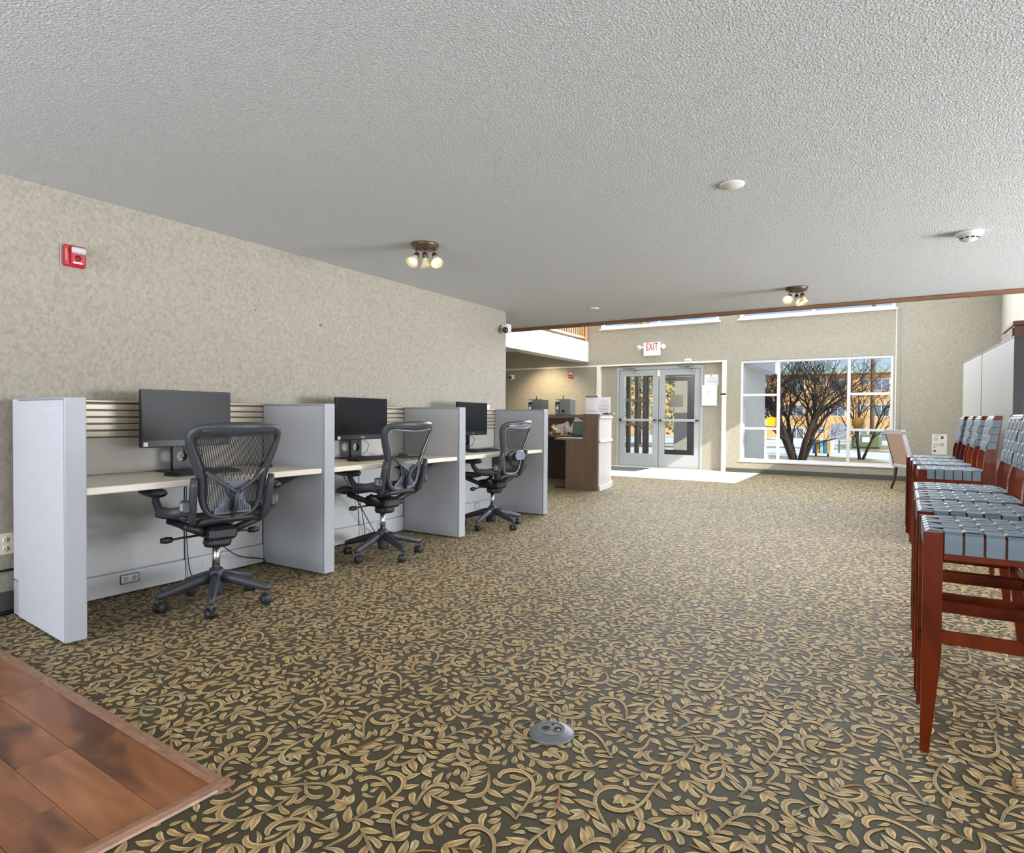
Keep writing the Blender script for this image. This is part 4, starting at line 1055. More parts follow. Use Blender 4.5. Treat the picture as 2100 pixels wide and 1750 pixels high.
def make_stool():
    """front towards -x, origin on the floor under the middle of the front-leg line; width along y"""
    c = thing('counter_stool', (0, 0, 0), 'x', 'stool'); W = dict(world=False)
    H, D, w = .745, .385, .22          # seat height, front to back post, half width
    lt, lw = .030, .055               # leg thickness across, width front to back
    def leg_prism(poly, y0): 
        return MB().prism(poly, (y0, y0+lt), Matrix(((1, 0, 0, 0), (0, 0, 1, 0), (0, 1, 0, 0), (0, 0, 0, 1))))
    for y0 in (-w, w-lt):
        leg_prism([(0, H), (0, .003), (.026, 0), (.052, .30), (lw, .34), (lw, H)], y0).build('front_leg', SW, c, **W)
        bp = [(D+.06, 0), (D+.085, 0), (D+.080, .35), (D+.082, .62), (D+.085, .80), (D+.093, .93), (D+.116, 1.15), (D+.070, 1.15), (D+.036, .93), (D+.012, .83), (D+.006, .70), (D+.02, .40)]
        leg_prism(bp, y0).build('back_leg', SW, c, **W)
        MB().box(lw, D+.02, y0+.004, y0+lt-.004, .655, H-.006, .003).build('seat_rail', SW, c, **W)
        MB().box(lw-.004, D+.02, y0+.006, y0+lt-.006, .375, .418, .003).build('side_stretcher', SW, c, **W)
    MB().box(.008, .034, -w+lt, w-lt, .655, H-.006, .003).build('front_rail', SW, c, **W)
    MB().box(D+.012, D+.04, -w+lt, w-lt, .655, H-.012, .003).build('back_rail', SW, c, **W)
    MB().box(.012, .040, -w+lt, w-lt, .262, .305, .003).build('foot_rest', SW, c, **W)
    MB().box(D+.04, D+.065, -w+lt, w-lt, .375, .415, .003).build('rear_stretcher', SW, c, **W)
    R = Matrix.Rotation(math.radians(14.5), 3, 'Y')
    MB().box(D+.070, D+.108, -w+lt, w-lt, 1.105, 1.146, .004).build('top_rail', SW, c, **W)
    MB().box(D+.042, D+.066, -w+lt, w-lt, .885, .915, .003).build('lower_back_rail', SW, c, **W)
    nx, ny = 6, 6; px, py = (D-lw+.0)/nx, (2*w-2*lt)/ny; sw, th = .048, .003; dz = .0028
    zt = H+.001
    def wave(i, j): return dz if (i+j) % 2 == 0 else -dz
    for i in range(nx):               # straps running across, wrapped round the side rails
        xx = lw+px*(i+.5); pts = [(xx, -w-.002, .678), (xx, -w-.0025, .72), (xx, -w-.001, H-.004), (xx, -w+.010, zt+.002)]
        for j in range(ny):
            yc = -w+lt+py*(j+.5); z_ = zt+wave(i, j)
            pts += [(xx, yc-py*.33, z_), (xx, yc+py*.33, z_)]
        pts += [(xx, w-.010, zt+.002), (xx, w+.001, H-.004), (xx, w+.0025, .72), (xx, w+.002, .678)]
        ribbon(MB(), pts, sw, th, (1, 0, 0)).build('cross_strap', STRAPM, c, **W)
    for j in range(ny):               # straps running front to back
        yc = -w+lt+py*(j+.5); pts = [(.006, yc, .675), (.005, yc, .72), (.007, yc, H-.004), (.018, yc, zt+.001)]
        for i in range(nx):
            xx = lw+px*(i+.5); z_ = zt-wave(i, j); pts += [(xx-px*.33, yc, z_), (xx+px*.33, yc, z_)]
        pts += [(D+.02, yc, zt), (D+.04, yc, H-.01), (D+.042, yc, .69)]
        ribbon(MB(), pts, sw-.002, th, (0, 1, 0)).build('long_strap', STRAPM, c, **W)
    # back straps: four across, wrapped round the posts, and six upright
    def bx(z): return (D+.036)+(z-.93)*.155
    zs = [.935+k*.053 for k in range(4)]
    for i, z in enumerate(zs):
        pts = [(bx(z)+.045, -w-.0015, z+.0), (bx(z)+.02, -w-.0025, z), (bx(z)+.0, -w-.002, z), (bx(z)-.003, -w+.01, z)]
        for j in range(ny):
            yc = -w+lt+py*(j+.5); o_ = dz if (i+j) % 2 else -dz
            pts += [(bx(z)-.004-o_, yc-py*.33, z), (bx(z)-.004-o_, yc+py*.33, z)]
        pts += [(bx(z)-.003, w-.01, z), (bx(z)+.0, w+.002, z), (bx(z)+.02, w+.0025, z), (bx(z)+.045, w+.0015, z)]
        ribbon(MB(), pts, .049, th, (.153, 0, .988)).build('back_cross_strap', STRAPM, c, **W)
    for j in range(ny):
        yc = -w+lt+py*(j+.5); pts = [(D+.068, yc, .90), (D+.05, yc, .882), (bx(.89)-.002, yc, .892)]
        for i, z in enumerate(zs):
            o_ = dz if (i+j) % 2 else -dz; pts += [(bx(z-.016)-.004+o_, yc, z-.016), (bx(z+.016)-.004+o_, yc, z+.016)]
        pts += [(bx(1.13)-.003, yc, 1.128), (bx(1.15)+.010, yc, 1.149), (D+.108, yc, 1.148), (D+.112, yc, 1.11)]
        ribbon(MB(), pts, sw-.002, th, (0, 1, 0)).build('back_upright_strap', STRAPM, c, **W)
    return c
st0 = make_stool()
SL = [(.085, 2.49, 'nearest woven counter stool cut by the right picture edge'), (.08, 3.035, 'second woven counter stool from the viewer'), (.085, 3.505, 'third woven counter stool from the viewer'),
      (.092, 3.985, 'fourth woven counter stool from the viewer, before the gap'), (.145, 5.56, 'fifth woven counter stool, first beyond the gap, its whole back visible'), (.130, 6.17, 'sixth woven counter stool, second beyond the gap'),
      (.120, 6.70, 'seventh woven counter stool, third beyond the gap'), (.10, 7.25, 'eighth woven counter stool, farthest in the row')]
for i, (x, y, lab) in enumerate(SL):
    o = st0 if i == 0 else copy_tree(st0)
    o.location = (x, y+.22, 0); tag(o, lab, 'stool', 'woven counter stools in a row')

# ------------------------------------------------------------------ grey partition, wooden cabinet, armchair, poster
a_, b_ = Vector((.908, 6.64, 0)), Vector((.774, 9.44, 0)); L_ = (b_-a_).length; an = math.atan2(b_.y-a_.y, b_.x-a_.x)
PBEI = mat('partition_beige', '#a29e97', .6, vary=.02, scale=200); PDK = mat('partition_dark', '#2c2e31', .55)
for u0, u1, lab in ((0, 1.52, 'near section of the tall beige partition with dark edge'), (1.53, L_, 'far section of the tall beige partition')):
    p = thing('partition_panel', (a_.x+math.cos(an)*u0, a_.y+math.sin(an)*u0, 0), lab, 'partition', 'tall partition panels', rz=an); l = u1-u0
    MB().box(.012, l-.008, .006, .064, .02, 1.81).build('core', PDK, p, world=False)
    MB().box(.012, l-.008, .062, .072, .10, 1.812, .002).build('fabric_face', PBEI, p, world=False)
    MB().box(.012, l-.008, -.002, .008, .10, 1.812, .002).build('fabric_face', PBEI, p, world=False)
    MB().box(0, l, -.002, .072, 1.812, 1.83, .003).build('top_cap', PDK, p, world=False)
    MB().box(0, .012, -.002, .072, 0, 1.812, .002).build('end_trim', PDK, p, world=False)
    MB().box(l-.008, l, -.002, .072, 0, 1.812, .002).build('end_trim', PDK if u0 == 0 else mat('trim_light', '#d9d7d2', .5), p, world=False)
    MB().box(.012, l-.008, .0, .07, 0, .10, .002).build('raceway', PDK, p, world=False)
cb = thing('wooden_cabinet', (1.235, 8.95, 0), 'dark brown wooden cabinet top showing above the beige partition', 'cabinet')
CBW = wood('cabinet_wood', [(.3, '#5a3a2c'), (.7, '#7a5241')], (20, 20, 3), .4, knots=False)
MB().box(-.16, .22, -.4, .4, .05, 2.14, .004).build('carcass', CBW, cb, world=False)
MB().box(-.175, .235, -.415, .415, 2.14, 2.19, .006).build('cornice', CBW, cb, world=False)
for s in (-1, 1):
    d = MB().box(-.178, -.162, min(s*.004, s*.392), max(s*.004, s*.392), .08, 2.12, .004).build('door', CBW, cb, world=False)
    MB().lathe([(0, 0), (.008, 0), (.013, .02), (0, .024)], (-.178, s*.04, 1.1), (-1, 0, 0), 12).build('knob', CHROME, d, world=False)
MB().box(-.15, .21, -.38, .38, 0, .05).build('plinth', CBW, cb, world=False)
# upholstered side chair by the window, seen from behind
ac = thing('armchair', (.26, 11.45, 0), 'upholstered side chair with curved dark leg below the big window', 'chair', rz=math.radians(30))
FRD = mat('chair_dark_wood', '#3a3638', .35); UPH = mat('chair_back_fabric', '#b79c8c', .8, vary=.06); SLV = mat('chair_light_trim', '#b9b4b8', .4)
def tilt_slab(mb, x0, x1, z0, z1, y0, y1, th): return mb.add([(x0, y0, z0), (x0, y1, z0), (x1, y1, z1), (x1, y0, z1), (x0+th, y0, z0), (x0+th, y1, z0), (x1+th, y1, z1), (x1+th, y0, z1)], [(0, 1, 2, 3), (4, 7, 6, 5), (0, 3, 7, 4), (1, 5, 6, 2), (3, 2, 6, 7), (0, 4, 5, 1)])
tilt_slab(MB(), -.19, -.335, .40, .90, -.20, .20, .012).build('back_panel', UPH, ac, world=False)
tilt_slab(MB(), -.178, -.323, .42, .93, -.20, .20, .06).build('back_cushion', FRD, ac, world=False)
for s in (-1, 1):
    tilt_slab(MB(), -.185, -.345, .38, .93, min(s*.20, s*.228), max(s*.20, s*.228), .06).build('back_post', FRD if s > 0 else SLV, ac, world=False)
    MB().tube([(-.17, s*.20, .40), (-.17, s*.2, .30), (-.19, s*.2, .16), (-.235, s*.2, .015)], [.026, .025, .021, .015], 8).build('rear_leg', FRD, ac, world=False)
    MB().tube([(.22, s*.2, .40), (.22, s*.2, .015)], [.024, .016], 8).build('front_leg', FRD, ac, world=False)
tilt_slab(MB(), -.335, -.35, .885, .955, -.228, .228, .065).build('top_rail', SLV, ac, world=False)
MB().box(-.20, .25, -.225, .225, .36, .42, .01).build('seat_frame', SLV, ac, world=False)
MB().box(-.17, .26, -.22, .22, .42, .48, .025).build('seat_cushion', FRD, ac, world=False)
ps = thing('notice_poster', (.66, YF, .675), 'cream notice poster on the far wall beside the stool backs', 'poster')
MB().box(.55, .77, YF-.004, YF-.001, .50, .86).build('sheet', mat('poster_cream', '#ded8cc', .7), ps)
g = MB().box(.575, .67, YF-.0048, YF-.004, .835, .842)
for k in range(5): g.box(.575, .64, YF-.0048, YF-.004, .80-k*.014, .804-k*.014)
for k in range(4): g.box(.575, .68, YF-.0048, YF-.004, .69-k*.012, .693-k*.012)
g.box(.68, .72, YF-.0048, YF-.004, .775, .825).box(.58, .60, YF-.0048, YF-.004, .62, .635).box(.575, .615, YF-.0048, YF-.004, .545, .575)
g.build('print', INK, ps)
MB().box(.68, .73, YF-.0048, YF-.004, .65, .70).build('print_grey', mat('ink_grey', '#a9a6a0', .7), ps)

# ------------------------------------------------------------------ things on the far wall
EX = thing('exit_sign', (-4.585, YF, 2.62), 'white exit sign with red letters and twin emergency lamps', 'exit sign')
MB().box(-4.775, -4.395, YF-.05, YF, 2.475, 2.765, .01).build('housing', WHITEP, EX)
text('lettering', 'EXIT', .225, (-4.58, YF-.051, 2.665), (PI/2, 0, 0), mat('exit_red', '#a8161f', .5), EX, .001, sx=.54, bold=.002)
for s in (-1, 1):
    xx = -4.585+s*.25
    h = MB().lathe([(.02, 0), (.045, .02), (.05, .06), (.046, .065), (0, .06)], (xx, YF-.06, 2.67), (s*.5, -.7, -.2), 18).build('lamp_head', WHITEP, EX)
    MB().tube([(-4.585+s*.18, YF-.03, 2.66), (xx, YF-.05, 2.67)], .014, 8).build('lamp_arm', WHITEP, EX)
mv = thing('motion_sensor', (-3.80, YF, 2.34), 'small white sensor box above the right entrance leaf', 'sensor')
MB().box(-3.86, -3.72, YF-.05, YF, 2.315, 2.375, .01).build('housing', WHITEP, mv); MB().box(-3.84, -3.74, YF-.052, YF-.05, 2.325, 2.345).build('lens', mat('sensor_lens', '#c9c6c0', .2), mv)
yv = YF+.10
nt = thing('paper_notice', (-3.32, yv, 1.92), 'white paper notice taped above the white wall box', 'notice')
MB().box(-3.47, -3.18, yv-.003, yv-.001, 1.815, 2.035).build('sheet', PAPER, nt)
g = MB().box(-3.345, -3.305, yv-.0038, yv-.003, 1.995, 2.02)
for k, wd_ in enumerate((.1, .06, .11, .11, .09)): g.box(-3.325-wd_, -3.325+wd_, yv-.0038, yv-.003, 1.96-k*.026, 1.966-k*.026)
g.build('print', mat('ink_soft', '#8e8e9c', .7), nt)
bx_ = thing('wall_box', (-3.35, yv, 1.59), 'white metal box with lock on the wall right of the doors', 'wall box')
MB().box(-3.50, -3.19, yv-.09, yv, 1.375, 1.805, .006).build('body', WHITEP, bx_)
MB().box(-3.49, -3.20, yv-.10, yv-.09, 1.385, 1.795, .004).build('lid', WHITEP, bx_)
MB().lathe([(0, 0), (.011, 0), (.009, .006), (0, .006)], (-3.36, yv-.10, 1.66), (0, -1, 0), 12).build('lock', mat('lock_dark', '#55534e', .4, metal=.6), bx_)
hk = thing('door_hold', (-3.03, YF-.02, 1.62), 'small dark latch on the casing right of the doors', 'latch')
MB().box(-3.10, -2.99, YF-.06, YF-.026, 1.60, 1.63, .006).build('arm', BLACK, hk); MB().box(-3.08, -3.0, YF-.05, YF-.026, 1.54, 1.595, .006).build('plate', WHITEP, hk)
for k, (xx, lab) in enumerate(((.0, 'thin white cable channel beside the picture window'), (.06, 'thin grey blind cord hanging beside the picture window'))):
    m_ = WHITE if k == 0 else mat('cord_grey', '#a5a49c', .6)
    tag(MB().box(-.02+xx, -.004+xx, YF-.012, YF, .26 if k == 0 else .55, 3.12, .002).build('cable_channel' if k == 0 else 'blind_cord', m_) if k == 0 else MB().tube([(-.005+xx, YF-.01, 3.12), (.0+xx, YF-.012, 2.2), (.012+xx, YF-.01, 1.4), (.0+xx, YF-.01, .8)], .004, 6).build('blind_cord', m_), lab, 'cable')

# ------------------------------------------------------------------ reception desk
RW = wood('reception_wood', [(.25, '#7a6352'), (.55, '#8a7260'), (.85, '#967e6d')], (9, 9, 1.2), .45, knots=False)
RWH = mat('reception_white', '#c2c0bc', .35, vary=.02); RWL = mat('reception_white_edge', '#d6d4d0', .3, vary=.02)
rd = thing('reception_desk', (-4.1, 8.63, 0), 'curved reception desk with white front and brown wooden end panel', 'reception desk')
MB().prism([(-4.345, 0), (-3.805, 0), (-3.805, 1.165), (-4.06, 1.165), (-4.06, .757), (-4.345, .757)], (8.60, 8.63), Matrix(((1, 0, 0, 0), (0, 0, 1, 0), (0, 1, 0, 0), (0, 0, 0, 1)))).build('end_panel', RW, rd)
CV = [(-3.80, 8.632), (-3.815, 8.80), (-3.838, 9.0), (-3.88, 9.23), (-3.955, 9.48), (-4.09, 9.76), (-4.32, 10.04), (-4.65, 10.28), (-5.1, 10.42), (-5.65, 10.46), (-6.4, 10.46)]
def offset(P, d):
    o = []
    for i, p in enumerate(P):
        a, b = Vector(P[max(i-1, 0)]), Vector(P[min(i+1, len(P)-1)]); t_ = (b-a).normalized(); o.append((p[0]-t_.y*d, p[1]+t_.x*d))
    return o
def strip(P, d0, d1, z0, z1):
    """curved wall between two offsets of a plan curve"""
    A, B = offset(P, d0), offset(P, d1); n = len(P); V = [(*q, z) for z in (z0, z1) for q in A+B]; F = []
    for i in range(n-1):
        F += [(i, i+1, 2*n+i+1, 2*n+i), (n+i, 3*n+i, 3*n+i+1, n+i+1), (i, n+i, n+i+1, i+1), (2*n+i, 2*n+i+1, 3*n+i+1, 3*n+i)]
    F += [(0, 2*n, 3*n, n), (n-1, 2*n-1, 4*n-1, 3*n-1)]
    m_ = MB(); m_.add(V, F); return m_
strip(CV, 0, .02, .07, .735).build('lower_front', RWH, rd); strip(CV, .0, .02, .755, 1.10).build('upper_front', RWH, rd)
strip(CV, -.022, .02, .735, .757).build('band', RWL, rd); strip(CV, -.02, .02, 0, .07).build('kick_band', RWL, rd)
strip(CV, .02, .04, 0, 1.10).build('inner_wall', RW, rd)
strip(CV, -.02, .04, 1.10, 1.13).build('top_band', RWL, rd)
strip(CV, -.01, .27, 1.13, 1.16).build('ledge', mat('ledge_taupe', '#8f8374', .45), rd)
WS = [(-4.06, 8.63)]+[q for q in offset(CV, .05)[1:]]+[(-6.4, 9.75), (-5.1, 9.70), (-4.75, 9.45), (-4.62, 9.1), (-4.55, 8.63)]
MB().prism(WS, (.757, .787)).build('work_surface', mat('reception_top', '#8f7462', .4, vary=.05), rd)
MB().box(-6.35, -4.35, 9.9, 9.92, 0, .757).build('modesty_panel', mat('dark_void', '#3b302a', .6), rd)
MB().box(-4.56, -4.34, 8.66, 8.68, 0.0, .02).build('foot_plate', BLACK, rd)
LEDZ = 1.161
# two counter machines
SIL = mat('machine_silver', '#8f9191', .35, metal=.4); DGR = mat('machine_dark', '#4a4b49', .45); DBR = mat('machine_brown', '#33292a', .4)
def machine(x, y, rz, side_m, label):
    p = thing('counter_machine', (x, y, LEDZ), label, 'machine', 'countertop machines', rz=rz); W = dict(world=False)
    MB().box(-.20, .20, -.13, .13, .0, .285, .006).build('cabinet', side_m, p, **W)
    p.scale = (.74, 1, 1)
    MB().box(-.202, .202, -.138, -.13, .005, .28, .003).build('front_panel', SIL, p, **W)
    MB().box(-.196, -.085, -.142, -.136, .02, .225, .003).build('bay', BLACK, p, **W)
    MB().prism([(-.185, .02), (-.105, .02), (-.09, .18), (-.14, .20), (-.17, .16)], (-.165, -.142), Matrix(((1, 0, 0, 0), (0, 0, 1, 0), (0, 1, 0, 0), (0, 0, 0, 1)))).build('dispenser', SIL, p, **W)
    MB().box(-.155, -.115, -.168, -.165, .10, .135).build('screen', emit('tiny_screen', '#d9d4ff', 1.2), p, **W)
    MB().box(-.195, -.095, -.146, -.137, .232, .268, .002).build('label_plate', PAPER, p, **W)
    g = MB()
    for z in (.14, .175): g.box(-.08, .08, -.1395, -.138, z, z+.004)
    g.build('seam', DGR, p, **W)
    MB().box(-.02, .05, -.15, -.138, .035, .085, .003).build('card_slot', BLACK, p, **W)
    MB().cyl((-.06, 0, .285), (-.06, 0, .35), .012, n=10).build('knob', BLACK, p, **W)
machine(-5.20, 10.27, .10, DGR, 'grey countertop machine beside the sign on the reception ledge')
machine(-5.80, 10.32, .05, DBR, 'dark sided countertop machine half hidden behind the far divider')
# upright signs on the ledge (code square left blank)
def easel(x, y, w, h, rz, m, label, lines, head=None, blank=False):
    p = thing('counter_sign', (x, y, LEDZ), label, 'sign', 'reception counter signs', rz=rz); W = dict(world=False)
    MB().box(-w/2, w/2, -.003, .003, .0, h, .001).build('sheet', m, p, **W)
    MB().box(-w/2, w/2, -.03, .04, 0, .006, .002).build('base', mat('acrylic', '#b9bcc0', .15), p, **W)
    if head: MB().box(-w/2, w/2, -.0042, -.003, h-.035, h-.002).build('header_band', head, p, **W)
    g = MB()
    for (x0, x1, z) in lines: g.box(x0, x1, -.0042, -.003, z, z+.007)
    g.build('print', mat('ink_soft', '#8e8e9c', .7), p, **W)
easel(-4.56, 10.02, .21, .335, .38, mat('sign_grey', '#c9c7c8', .5), 'grey upright sign with dark header on the reception ledge', [(-.03, .03, .285), (-.07, .07, .075), (-.08, .08, .05)], mat('sign_header', '#5b6661', .5))
easel(-4.26, 9.86, .23, .30, .36, PAPER, 'white printed sheet in a stand at the reception desk corner', [(-.012, .012, .255), (-.07, .07, .225), (-.05, .05, .185), (-.09, .09, .155), (-.09, .09, .13), (-.09, .07, .105), (-.08, .08, .08), (-.07, .07, .055)])
tag(MB().box(-4.03, -3.93, 9.28, 9.40, LEDZ, LEDZ+.022, .004).build('card_reader', BLACK), 'small black card reader at the reception ledge end', 'card reader')
tag(MB().box(-4.06, -3.92, 9.44, 9.56, LEDZ, LEDZ+.03, .004).build('card_tray', mat('tray_grey', '#8b8d8e', .4)), 'grey tray at the reception ledge end', 'tray')
# clutter on the staff side work surface
WSZ = .788
def cup(x, y, label, h=.13, r=.04, body='#b28b5d', lid='#e6ded2', grp=None):
    p = thing('paper_cup', (x, y, WSZ), label, 'cup', grp); W = dict(world=False)
    MB().lathe([(r*.72, 0), (r, h*.86), (r*.97, h*.86), (r*.7, .004)], (0, 0, 0), (0, 0, 1), 20).build('body', mat('cup_'+body, body, .6), p, **W)
    MB().lathe([(r*.78, h*.3), (r*.84, h*.3), (r*.97, h*.72), (r*.9, h*.72)], (0, 0, 0), (0, 0, 1), 20).build('sleeve', mat('cup_sleeve', '#a9763f', .8), p, **W)
    MB().lathe([(r*1.06, h*.86), (r*1.06, h*.92), (r*.9, h*.94), (r*.88, h), (0, h)], (0, 0, 0), (0, 0, 1), 20).build('lid', mat('cup_'+lid, lid, .5), p, **W)
cup(-4.88, 9.25, 'brown paper coffee cup with pale lid on the reception worktop')
p = thing('travel_mug', (-4.69, 9.27, WSZ), 'tall pale travel mug beside the papers on the reception worktop', 'mug')
MB().lathe([(.030, 0), (.036, .02), (.036, .155), (.032, .165), (.03, .18), (0, .182)], (0, 0, 0), (0, 0, 1), 20).build('body', mat('mug_pale', '#b7aba1', .4), p, world=False)
MB().lathe([(.0365, .05), (.0372, .05), (.0372, .062), (.0365, .062)], (0, 0, 0), (0, 0, 1), 20).build('band', DGR, p, world=False)
PPR = mat('paper_warm', '#cfc6bf', .7, vary=.03)
def sheet(x, y, z, w, h, tilt, rz, roll, label, m=PPR):
    mb = MB(); rows = []
    for i in range(5):
        u = i/4; rows.append([(-w/2+w*k/4, .015*math.sin(PI*u), h*u) for k in range(5)])
    mb.grid(rows); o = tag(mb.build('paper_sheet', m), label, 'paper', 'papers on the reception worktop')
    o.location = (x, y, z); o.rotation_euler = (tilt, roll, rz); return o
sheet(-4.74, 9.62, WSZ+.05, .20, .28, -.35, -.2, .35, 'large pale sheet leaning behind the tablet on the reception worktop')
sheet(-4.87, 9.64, WSZ+.05, .20, .20, -.4, .1, -.45, 'pale sheet leaning behind the travel mug')
sheet(-4.98, 9.70, WSZ+.06, .18, .16, -.4, .2, -.2, 'small pale sheet leaning left of the travel mug')
sheet(-4.50, 9.50, WSZ+.10, .14, .21, -.3, -.3, .2, 'narrow pale sheet tucked behind the tablet')
sheet(-5.02, 9.45, WSZ+.13, .09, .07, -.4, .1, .6, 'small cream note sticking up at the desk edge', mat('note_cream', '#ddd0b0', .7))
tb = thing('tablet', (-4.45, 9.25, WSZ), 'tablet screen tilted up beside the brown end panel', 'tablet', rz=.25)
Rt = Matrix.Rotation(math.radians(-22), 3, 'X')
def tilted(*b): m_ = MB().box(*b); m_.v = [tuple(Rt @ Vector(q)) for q in m_.v]; return m_
tilted(-.10, .10, -.006, .006, .01, .27, .004).build('casing', BLACK, tb, world=False)
tilted(-.09, .09, -.0072, -.006, .03, .255).build('screen', mat('tablet_screen', '#5f7674', .2), tb, world=False)
MB().box(-.08, .08, -.06, .08, 0, .012, .004).build('stand', BLACK, tb, world=False)
ph = thing('desk_phone', (-5.06, 9.30, WSZ), 'black desk phone at the left of the reception worktop', 'phone', rz=.4)
MB().prism([(-.09, 0), (.09, 0), (.09, .02), (-.09, .07)], (-.09, .09), Matrix(((0, 0, 1, 0), (-1, 0, 0, 0), (0, 1, 0, 0), (0, 0, 0, 1)))).build('base', BLACK, ph, world=False)
MB().tube([(-.06, -.09, .06), (-.06, -.06, .085), (-.06, .06, .10), (-.06, .09, .09)], [.024, .017, .017, .024], 10).build('handset', BLACK, ph, world=False)
kp = MB()
for r in range(4):
    for q in range(3): kp.box(.0+q*.022, .016+q*.022, -.06+r*.024, -.044+r*.024, .03+r*.007, .036+r*.007)
kp.build('keypad', mat('grey_rubber', '#555555', .6), ph, world=False)
kt = MB().box(-4.66, -4.40, 9.02, 9.14, WSZ, WSZ+.018, .004); tag(kt.build('keyboard_tray', BLACK), 'flat black keyboard at the reception worktop edge', 'keyboard')

# ------------------------------------------------------------------ floor outlet in the carpet
fo = thing('floor_outlet', (-1.018, 1.925, 0), 'grey oval floor outlet with two open sockets in the carpet', 'floor outlet', rz=math.radians(20))
FOM = mat('floor_outlet_grey', '#63676b', .45, vary=.08, scale=80); FOD = mat('outlet_hole_dark', '#0c0c0d', .8)
mb = MB(); prof = [(.080, .0005), (.080, .004), (.077, .0075), (.066, .0125), (.052, .0165), (.046, .0175)]; mb.lathe(prof, (0, 0, 0), (0, 0, 1), 44)
mb.v = [(x, y*1.0, z) for x, y, z in mb.v]; mb.f = [f for f in mb.f if len(f) == 4]; mb.sm = mb.sm[:len(mb.f)]
mb.build('flange', FOM, fo, world=False)
# inner disc with two D shaped wells
n_ = 40; mb = MB(); ring = [(.046*math.cos(2*PI*k/n_), .046*math.sin(2*PI*k/n_)) for k in range(n_)]
mb.lathe([(.047, .0185), (.044, .0195), (.0435, .0185)], (0, 0, 0), (0, 0, 1), 44)
mb.v = mb.v; mb.f = [f for f in mb.f if len(f) == 4]; mb.sm = mb.sm[:len(mb.f)]; mb.build('seam_ring', FOM, fo, world=False)
MB().prism([(.047*math.cos(2*PI*k/40), .047*math.sin(2*PI*k/40)) for k in range(40)], (.004, .0178)).build('insert', FOM, fo, world=False)
for sx in (-1, 1):
    cx = sx*.021; mb = MB(); pts = [(cx+.0175*math.cos(2*PI*k/20), .0175*math.sin(2*PI*k/20)*(1 if math.sin(2*PI*k/20) > 0 else 1.15)) for k in range(20)]
    r_ = MB(); r_.add([(*p, .0181) for p in pts]+[(*p, .0198) for p in pts]+[(cx+(p[0]-cx)*.86, p[1]*.86, .0198) for p in pts]+[(cx+(p[0]-cx)*.82, p[1]*.82, .0182) for p in pts],
             [(a*20+k, a*20+(k+1) % 20, (a+1)*20+(k+1) % 20, (a+1)*20+k) for a in range(3) for k in range(20)])
    w_ = r_.build('socket_rim', FOM, fo, world=False)
    MB().prism([(cx+(p[0]-cx)*.84, p[1]*.84) for p in pts], (.0179, .0186)).build('socket_hole', FOD, w_, world=False)
MB().lathe([(0, .0178), (.006, .0178), (.005, .0195), (0, .0195)], (0, .030, 0), (0, 0, 1), 12).build('screw', FOD, fo, world=False)
MB().lathe([(0, .0187), (.006, .0187), (.005, .0200), (0, .0200)], (.024, -.008, 0), (0, 0, 1), 12).build('brass_screw', mat('brass', '#b59a4a', .35, metal=.8), fo, world=False)

# ------------------------------------------------------------------ outdoors
def gz(y): return -.12-(y-14)*.0145
t = NT('yard_ground'); P = t.pos()
n1 = t.new('ShaderNodeTexNoise', {'Vector': t.new('ShaderNodeMapping', {'Vector': P, 'Scale': (.22, .13, 1)}).outputs[0], 'Scale': 1.0, 'Detail': 5.0}); n2 = t.new('ShaderNodeTexNoise', {'Vector': P, 'Scale': 3.0, 'Detail': 6.0})
gc = t.ramp(n2.outputs['Fac'], [(.3, '#8a7a5e'), (.6, '#b3a27e'), (.8, '#9c9488')])
gc = t.mix(t.ramp(n1.outputs['Fac'], [(.43, 0.0), (.48, 1.0)]), gc, '#f2f4f8')
YARD = t.bsdf(gc, .9, bump=n2.outputs['Fac'], bstr=.6, bdist=.05)
mb = MB(); mb.add([(-70, 13.5, gz(13.5)), (50, 13.5, gz(13.5)), (50, 130, gz(130)), (-70, 130, gz(130))], [(0, 1, 2, 3)])
mb.add([(6.1, -40, -.13), (50, -40, -.13), (50, 13.5, -.115), (1.7, 13.5, -.115)], [(0, 1, 2, 3)])
struct('ground', mb, YARD, 'yard with dry grass and melting snow outside the window', 'ground')
struct('roof_porch', MB().box(-6.6, -2.52, YF+.24, 16.7, 2.62, 2.80).box(-2.78, -2.52, YF+.24, 16.7, 2.22, 2.62), mat('soffit_white', '#dfe0e4', .6), 'white porch canopy edge outside the window', 'roof')
p = thing('porch_column', (-3.62, 21.2, gz(21.2)), 'white porch column outside the narrow window panes', 'column')
MB().box(-.09, .09, -.09, .09, 0, 2.9, .01).build('shaft', WHITE, p, world=False); MB().box(-.14, .14, -.14, .14, 0, .18, .01).build('base', WHITE, p, world=False)

BARK = mat('tree_bark', '#3a2f28', .9, vary=.3, scale=14, bstr=.4, bdist=.01)
def grow(mb, p, d, L, r, depth, rng, stats):
    n = 3; pts = [p]; q = Vector(p); dd = Vector(d)
    for k in range(n):
        dd = (dd+Vector((rng.uniform(-.22, .22), rng.uniform(-.22, .22), rng.uniform(-.10, .18)))).normalized(); q = q+dd*(L/n); pts.append(tuple(q))
    mb.tube(pts, [r*(1-.4*k/n) for k in range(n+1)], 5 if depth > 2 else 3, cap=False); stats[0] += 1
    if depth == 0: return
    for k in range(3):
        i = rng.choice((1, 2, 3, 3)); ax = Vector((rng.uniform(-1, 1), rng.uniform(-1, 1), rng.uniform(-.35, .75))).normalized()
        nd = (dd*.75+ax*.75).normalized(); grow(mb, pts[i], nd, L*rng.uniform(.6, .82), max(.0042, r*.5), depth-1, rng, stats)
